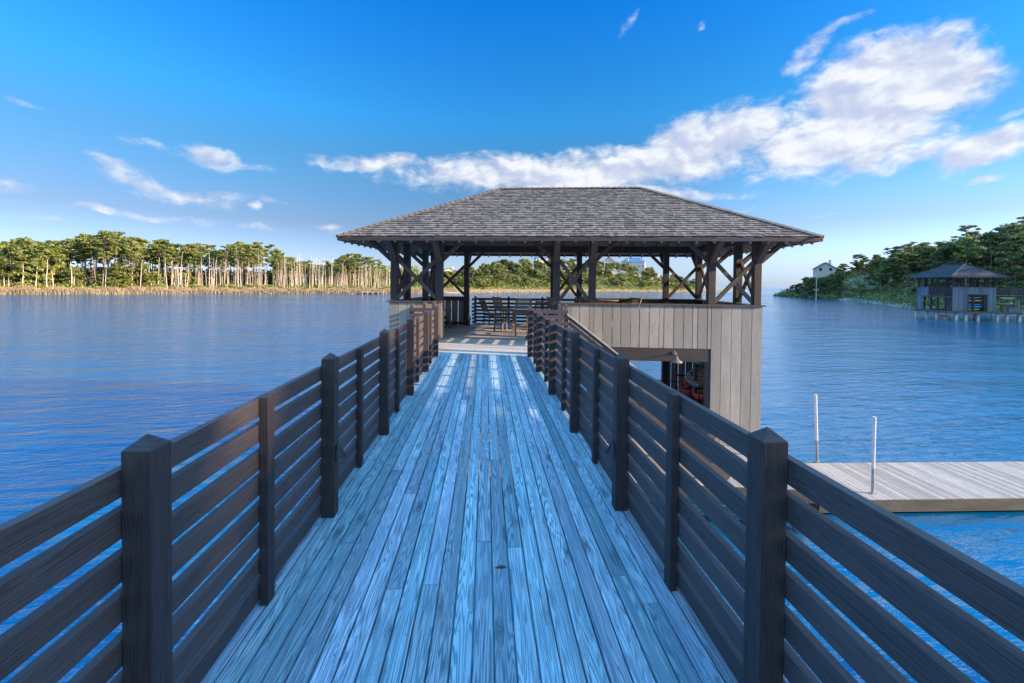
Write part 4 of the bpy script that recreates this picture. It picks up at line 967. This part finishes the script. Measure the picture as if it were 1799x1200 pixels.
for (a, c) in (((.12, .12), (1.4, .12)), ((4.9, .12), (6.28, .12)), ((1.4, .12), (3.2, .12)), ((.12, .12), (.12, 1.4)), ((.12, 5.6), (.12, 6.88)), ((.12, 2.9), (.12, 4.2))):
    q = MB(); q.beam((*a, 1.85), (*c, 3.0), .07, .10); q.beam((*a, 3.0), (*c, 1.85), .075, .10); q.build('cross_brace', M['post'], b2)
for (a, c) in (((.12, 2.9), (.12, 4.6)), ((.12, .3), (.12, 1.9))):
    q = MB(); q.beam((*a, 0), (*c, -2.), .08, .12); q.beam((*a, -2.), (*c, 0), .085, .12); q.build('cross_brace', M['post'], b2)
q = MB(); q.box(.1, W2-.1, .1, D2-.1, .40, .5, 'x'); q.build('floor', M['beam'], b2)
q = MB(); q.box(-.5, 9.2, -1.3, -.12, ZB2-.18, ZB2, 'x'); q.box(-.5, W2+.2, -.115, D2+.3, ZB2-.18, ZB2-.003, 'y'); q.box(-.5, 9.2, -1.34, -1.301, ZB2-.36, ZB2-.02, 'x'); q.box(-.54, -.501, -1.3, D2+.3, ZB2-.36, ZB2-.02, 'y'); q.build('platform', M['beam'], b2)
for (u, v) in [(u, -1.) for u in (-.2, 1.2, 3., 5.8, 7.2, 9.)]+[(-.2, v) for v in (1., 2.6, 4.6, 6.8)]+[(3., 3.), (6., 3.)]:
    q = MB(); q.tube((u, v, -5.5), (u, v, ZB2-.1), .2, .19, 10); q.build('pile', M['snag'], b2, smooth=True)
def w2(u, v, z): return (P0[0]+u*math.cos(T2)+v*math.sin(T2), P0[1]-u*math.sin(T2)+v*math.cos(T2), z)
K = [((.32, .26, .27), -.10, 'grey', 'top'), ((.70, .42, .08), -.62, 'orange yellow', 'second'), ((.02, .25, .65), -1.28, 'bright blue', 'third'), ((.10, .42, .62), -1.66, 'light blue', 'fourth'), ((.72, .45, .08), -2.1, 'yellow', 'bottom')]
for c, z, nm, wh in K:
    kayak(f'{nm} kayak on the {wh} rack in the small boathouse opening', c, c, 2.7, .6, .30, w2(3.55 if wh != 'bottom' else 3.2, .5, z), -T2, 'kayak')
kayak('yellow kayak on the platform inside the open left side of the small boathouse', (.70, .42, .06), (.70, .42, .06), 2.4, .6, .34, w2(1., 4.2, -2.15), -T2+1.57, 'kayak')
kayak('orange kayak deeper inside the open left side of the small boathouse', (.70, .34, .05), (.70, .34, .05), 2.4, .6, .34, w2(1.0, 1.4, -2.15), -T2+1.57, 'kayak')
kayak('red kayak floating under the platform edge of the small boathouse', (.50, .04, .05), (.50, .04, .05), 2.6, .6, .3, w2(-.9, .4, -3.2), -T2+1.4, 'kayak')
kayak('lime green kayak on the rack right of the small boathouse', (.25, .60, .08), (.25, .60, .08), 2.3, .55, .3, w2(7.7, -.4, -.15), -T2, 'kayak')
kayak('faded red kayak on the rack right of the small boathouse', (.45, .12, .10), (.5, .3, .26), 2.3, .5, .3, w2(7.6, -.4, -1.1), -T2, 'kayak')
rk = empty('kayak_rack', (P0[0], P0[1], 0), -T2, 'dark open rack holding two kayaks right of the small boathouse', 'rack')
for u in (6.8, 8.6):
    q = MB(); q.box(u-.05, u+.05, -.5, -.4, ZB2+.002, .3, 'z'); q.build('upright', M['post'], rk); q = MB()
    for z in (-.22, -1.16): q.box(u-.04, u+.04, -.8, -.1, z, z+.05, 'y')
    q.build('shelf_arm', M['post'], rk)
bx = empty('dock_box', w2(8.1, -.95, ZB2+.002), -T2, 'low grey storage box on the platform right of the small boathouse', 'box')
q = MB(); q.box(-.8, .8, -.25, .25, 0, .62, 'x'); q.build('body', M['board2'], bx, bevel=.02); q = MB(); q.box(-.84, .84, -.28, .28, .622, .70, 'x'); q.build('lid', M['board2'], bx, bevel=.02)
# its boardwalk leading off to the right
bk = empty('boardwalk', (P0[0], P0[1], 0), -T2, 'raised boardwalk with a dark slatted railing leading right from the small boathouse', 'boardwalk')
q = MB(); q.box(W2+.04, 42, .3, 2.2, .30, .42, 'x'); q.build('deck', M['grey_timber'], bk); q = MB(); q.box(W2+.04, 42, .26, .299, .05, .40, 'x'); q.build('fascia', M['post'], bk)
for k in range(18):
    q = MB(); q.box(W2+.1+k*2, W2+.2+k*2, .2, .29, .42, 1.72, 'z'); q.build('post', M['post'], bk)
q = MB()
for z in range(7): q.box(W2+.04, 42, .15, .195, .5+z*.165, .5+z*.165+.125, 'x')
q.build('slat_panel', M['post'], bk)
for u in (10.2, 14.5, 19., 24., 30., 36.):
    q = MB(); q.tube((u, .5, -5.5), (u, .5, .3), .16, .14, 10); q.build('pile', M['pile'], bk, smooth=True)

# ------------------------------------------------------------------ distant houses, beach, utility pole
def house(px, r, zb, W, Dp, Hw, Hr, mw, mr, lab, rz=0., gable=True, chimney=True, dormer=False):
    x, y = at_az(px, r); h = empty('house', (x, y, zb), -azof(px)+rz, lab, 'house')
    q = MB(); q.box(-W/2, W/2, -Dp/2, Dp/2, -6, Hw)
    if gable:
        for s_ in (-1, 1): q.face([(-W/2, s_*Dp/2, Hw), (W/2, s_*Dp/2, Hw), (0, s_*Dp/2, Hw+Hr)])
    q.build('wall', mw, h); q = MB(); e = .6
    if gable:
        for s_ in (-1, 1): q.beam((s_*(W/2+e), 0, Hw-Hr*e/(W/2)+.1), (0, 0, Hw+Hr+.1), Dp+1.2, .2, (0, 0, 1))
    else:
        A = [(-W/2-e, -Dp/2-e), (W/2+e, -Dp/2-e), (W/2+e, Dp/2+e), (-W/2-e, Dp/2+e)]; P = [(-W/2+Dp/2, 0), (W/2-Dp/2, 0)]
        z0, z1 = Hw, Hw+Hr; A = [(*a, z0) for a in A]; P = [(*p, z1) for p in P]
        for f_ in ((A[0], A[1], P[1], P[0]), (A[1], A[2], P[1]), (A[2], A[3], P[0], P[1]), (A[3], A[0], P[0]), (A[3], A[2], A[1], A[0])): q.face(f_)
    rf_ = q.build('roof', mr, h)
    if chimney: q = MB(); q.box(W*.22, W*.22+.9, -.5, .5, Hw, Hw+Hr+1.4); q.build('chimney', M['cream'], rf_)
    if dormer: q = MB(); q.box(-W*.3, -W*.3+2.4, -Dp/2-.2, 0, Hw, Hw+Hr*.75); q.build('dormer', mw, rf_); q = MB(); q.box(-W*.3-.3, -W*.3+2.7, -Dp/2-.5, 0, Hw+Hr*.75+.002, Hw+Hr*.75+.25); q.build('dormer_roof', mr, rf_)
    n = max(2, int(W/3.2))
    for k in range(n):
        for lv in range(max(1, int(Hw/3))):
            xx = -W/2+(k+.5)*W/n; q = MB(); q.box(xx-.55, xx+.55, -Dp/2-.06, -Dp/2-.002, .9+lv*3, 2.4+lv*3); wn = q.build('window', M['glass'], h); q = MB(); q.box(xx-.68, xx+.68, -Dp/2-.10, -Dp/2-.062, 2.4+lv*3, 2.53+lv*3); q.box(xx-.68, xx+.68, -Dp/2-.10, -Dp/2-.062, .77+lv*3, .9+lv*3); q.build('window_trim', M['white'], wn)
house(1447, 262, 8.4, 8., 8, 2.3, 2.7, M['cream'], M['greyroof'], 'white gabled house on top of the right bank hill', .15)
house(958, 400, 19.5, 20, 10, 6.2, 5., M['cream'], M['blueroof'], 'large house with a blue roof on the ridge, left of the centre pillar', .2, False, True, True)
house(1112, 428, 17.5, 22, 11, 5.8, 4.6, M['cream'], M['blueroof'], 'house with a blue roof on the ridge, right of the centre pillars', -.1, False, True, True)
house(1068, 420, 17., 9, 9, 7.5, 3.4, M['cream'], M['greyroof'], 'tall cream house with a chimney on the ridge beside the centre pillar', .1, True)
house(743, 330, 3., 15, 10, 6.4, 4., M['white'], M['greyroof'], 'pale house among the trees seen between the left pillars', .1, False)
house(787, 345, 4., 16, 10, 5.5, 4., M['cream'], M['greyroof'], 'cream house on the slope seen through the left cross brace', .2, True)
house(538, 285, -2.6, 9, 8, 7.5, 3.5, M['white'], M['greyroof'], 'small white gabled house behind the dead trunks on the left shore', 0, True, False)
house(622, 300, -2.6, 22, 9, 9.5, 4., M['white'], M['blueroof'], 'wide white house behind the dead trunks near the pavilion', 0, False)
house(1200, 470, 2.5, 14, 9, 4, 3, M['white'], M['blueroof'], 'low white house at the low end of the far hill', 0, False)
x, y = at_az(1434, 205); up_ = empty('utility_pole', (x, y, hz(x, y)-.5), 0, 'thin utility pole with a cross arm in front of the right bank hill', 'pole')
q = MB(); q.tube((0, 0, 0), (0, 0, 13.5), .17, .12, 8); q.build('shaft', M['snag'], up_); q = MB(); q.box(-1.3, 1.3, -.08, .08, 8.6, 8.8); q.beam((-1.2, 0, 8.6), (0, 0, 7.7), .08, .08); q.beam((1.2, 0, 8.6), (0, 0, 7.7), .08, .08); q.build('cross_arm', M['snag'], up_)
x, y = at_az(800, 247); hut = empty('pump_shed', (x, y, hz(x, y)-.3), 0, 'tiny white shed on the far shore seen through the left cross brace', 'shed')
q = MB(); q.box(-1., 1., -1, 1, 0, 3.0); q.build('wall', M['white'], hut); q = MB(); q.box(-1.3, 1.3, -1.3, 1.3, 3.002, 3.3); q.build('roof', M['greyroof'], hut)
x, y = at_az(655, 205.); pier = empty('pier', (x, y, 0), -azof(655), 'low weathered pier in the marsh grass left of the pavilion', 'pier')
q = MB(); q.box(-5, 5, -.6, .6, WZ+.8, WZ+.95, 'x'); q.build('deck', M['grey_timber'], pier)
for k in range(5): q = MB(); q.tube((-4.6+k*2.3, -.5, WZ-1), (-4.6+k*2.3, -.5, WZ+1.2), .12, .12, 8); q.build('pile', M['snag'], pier)
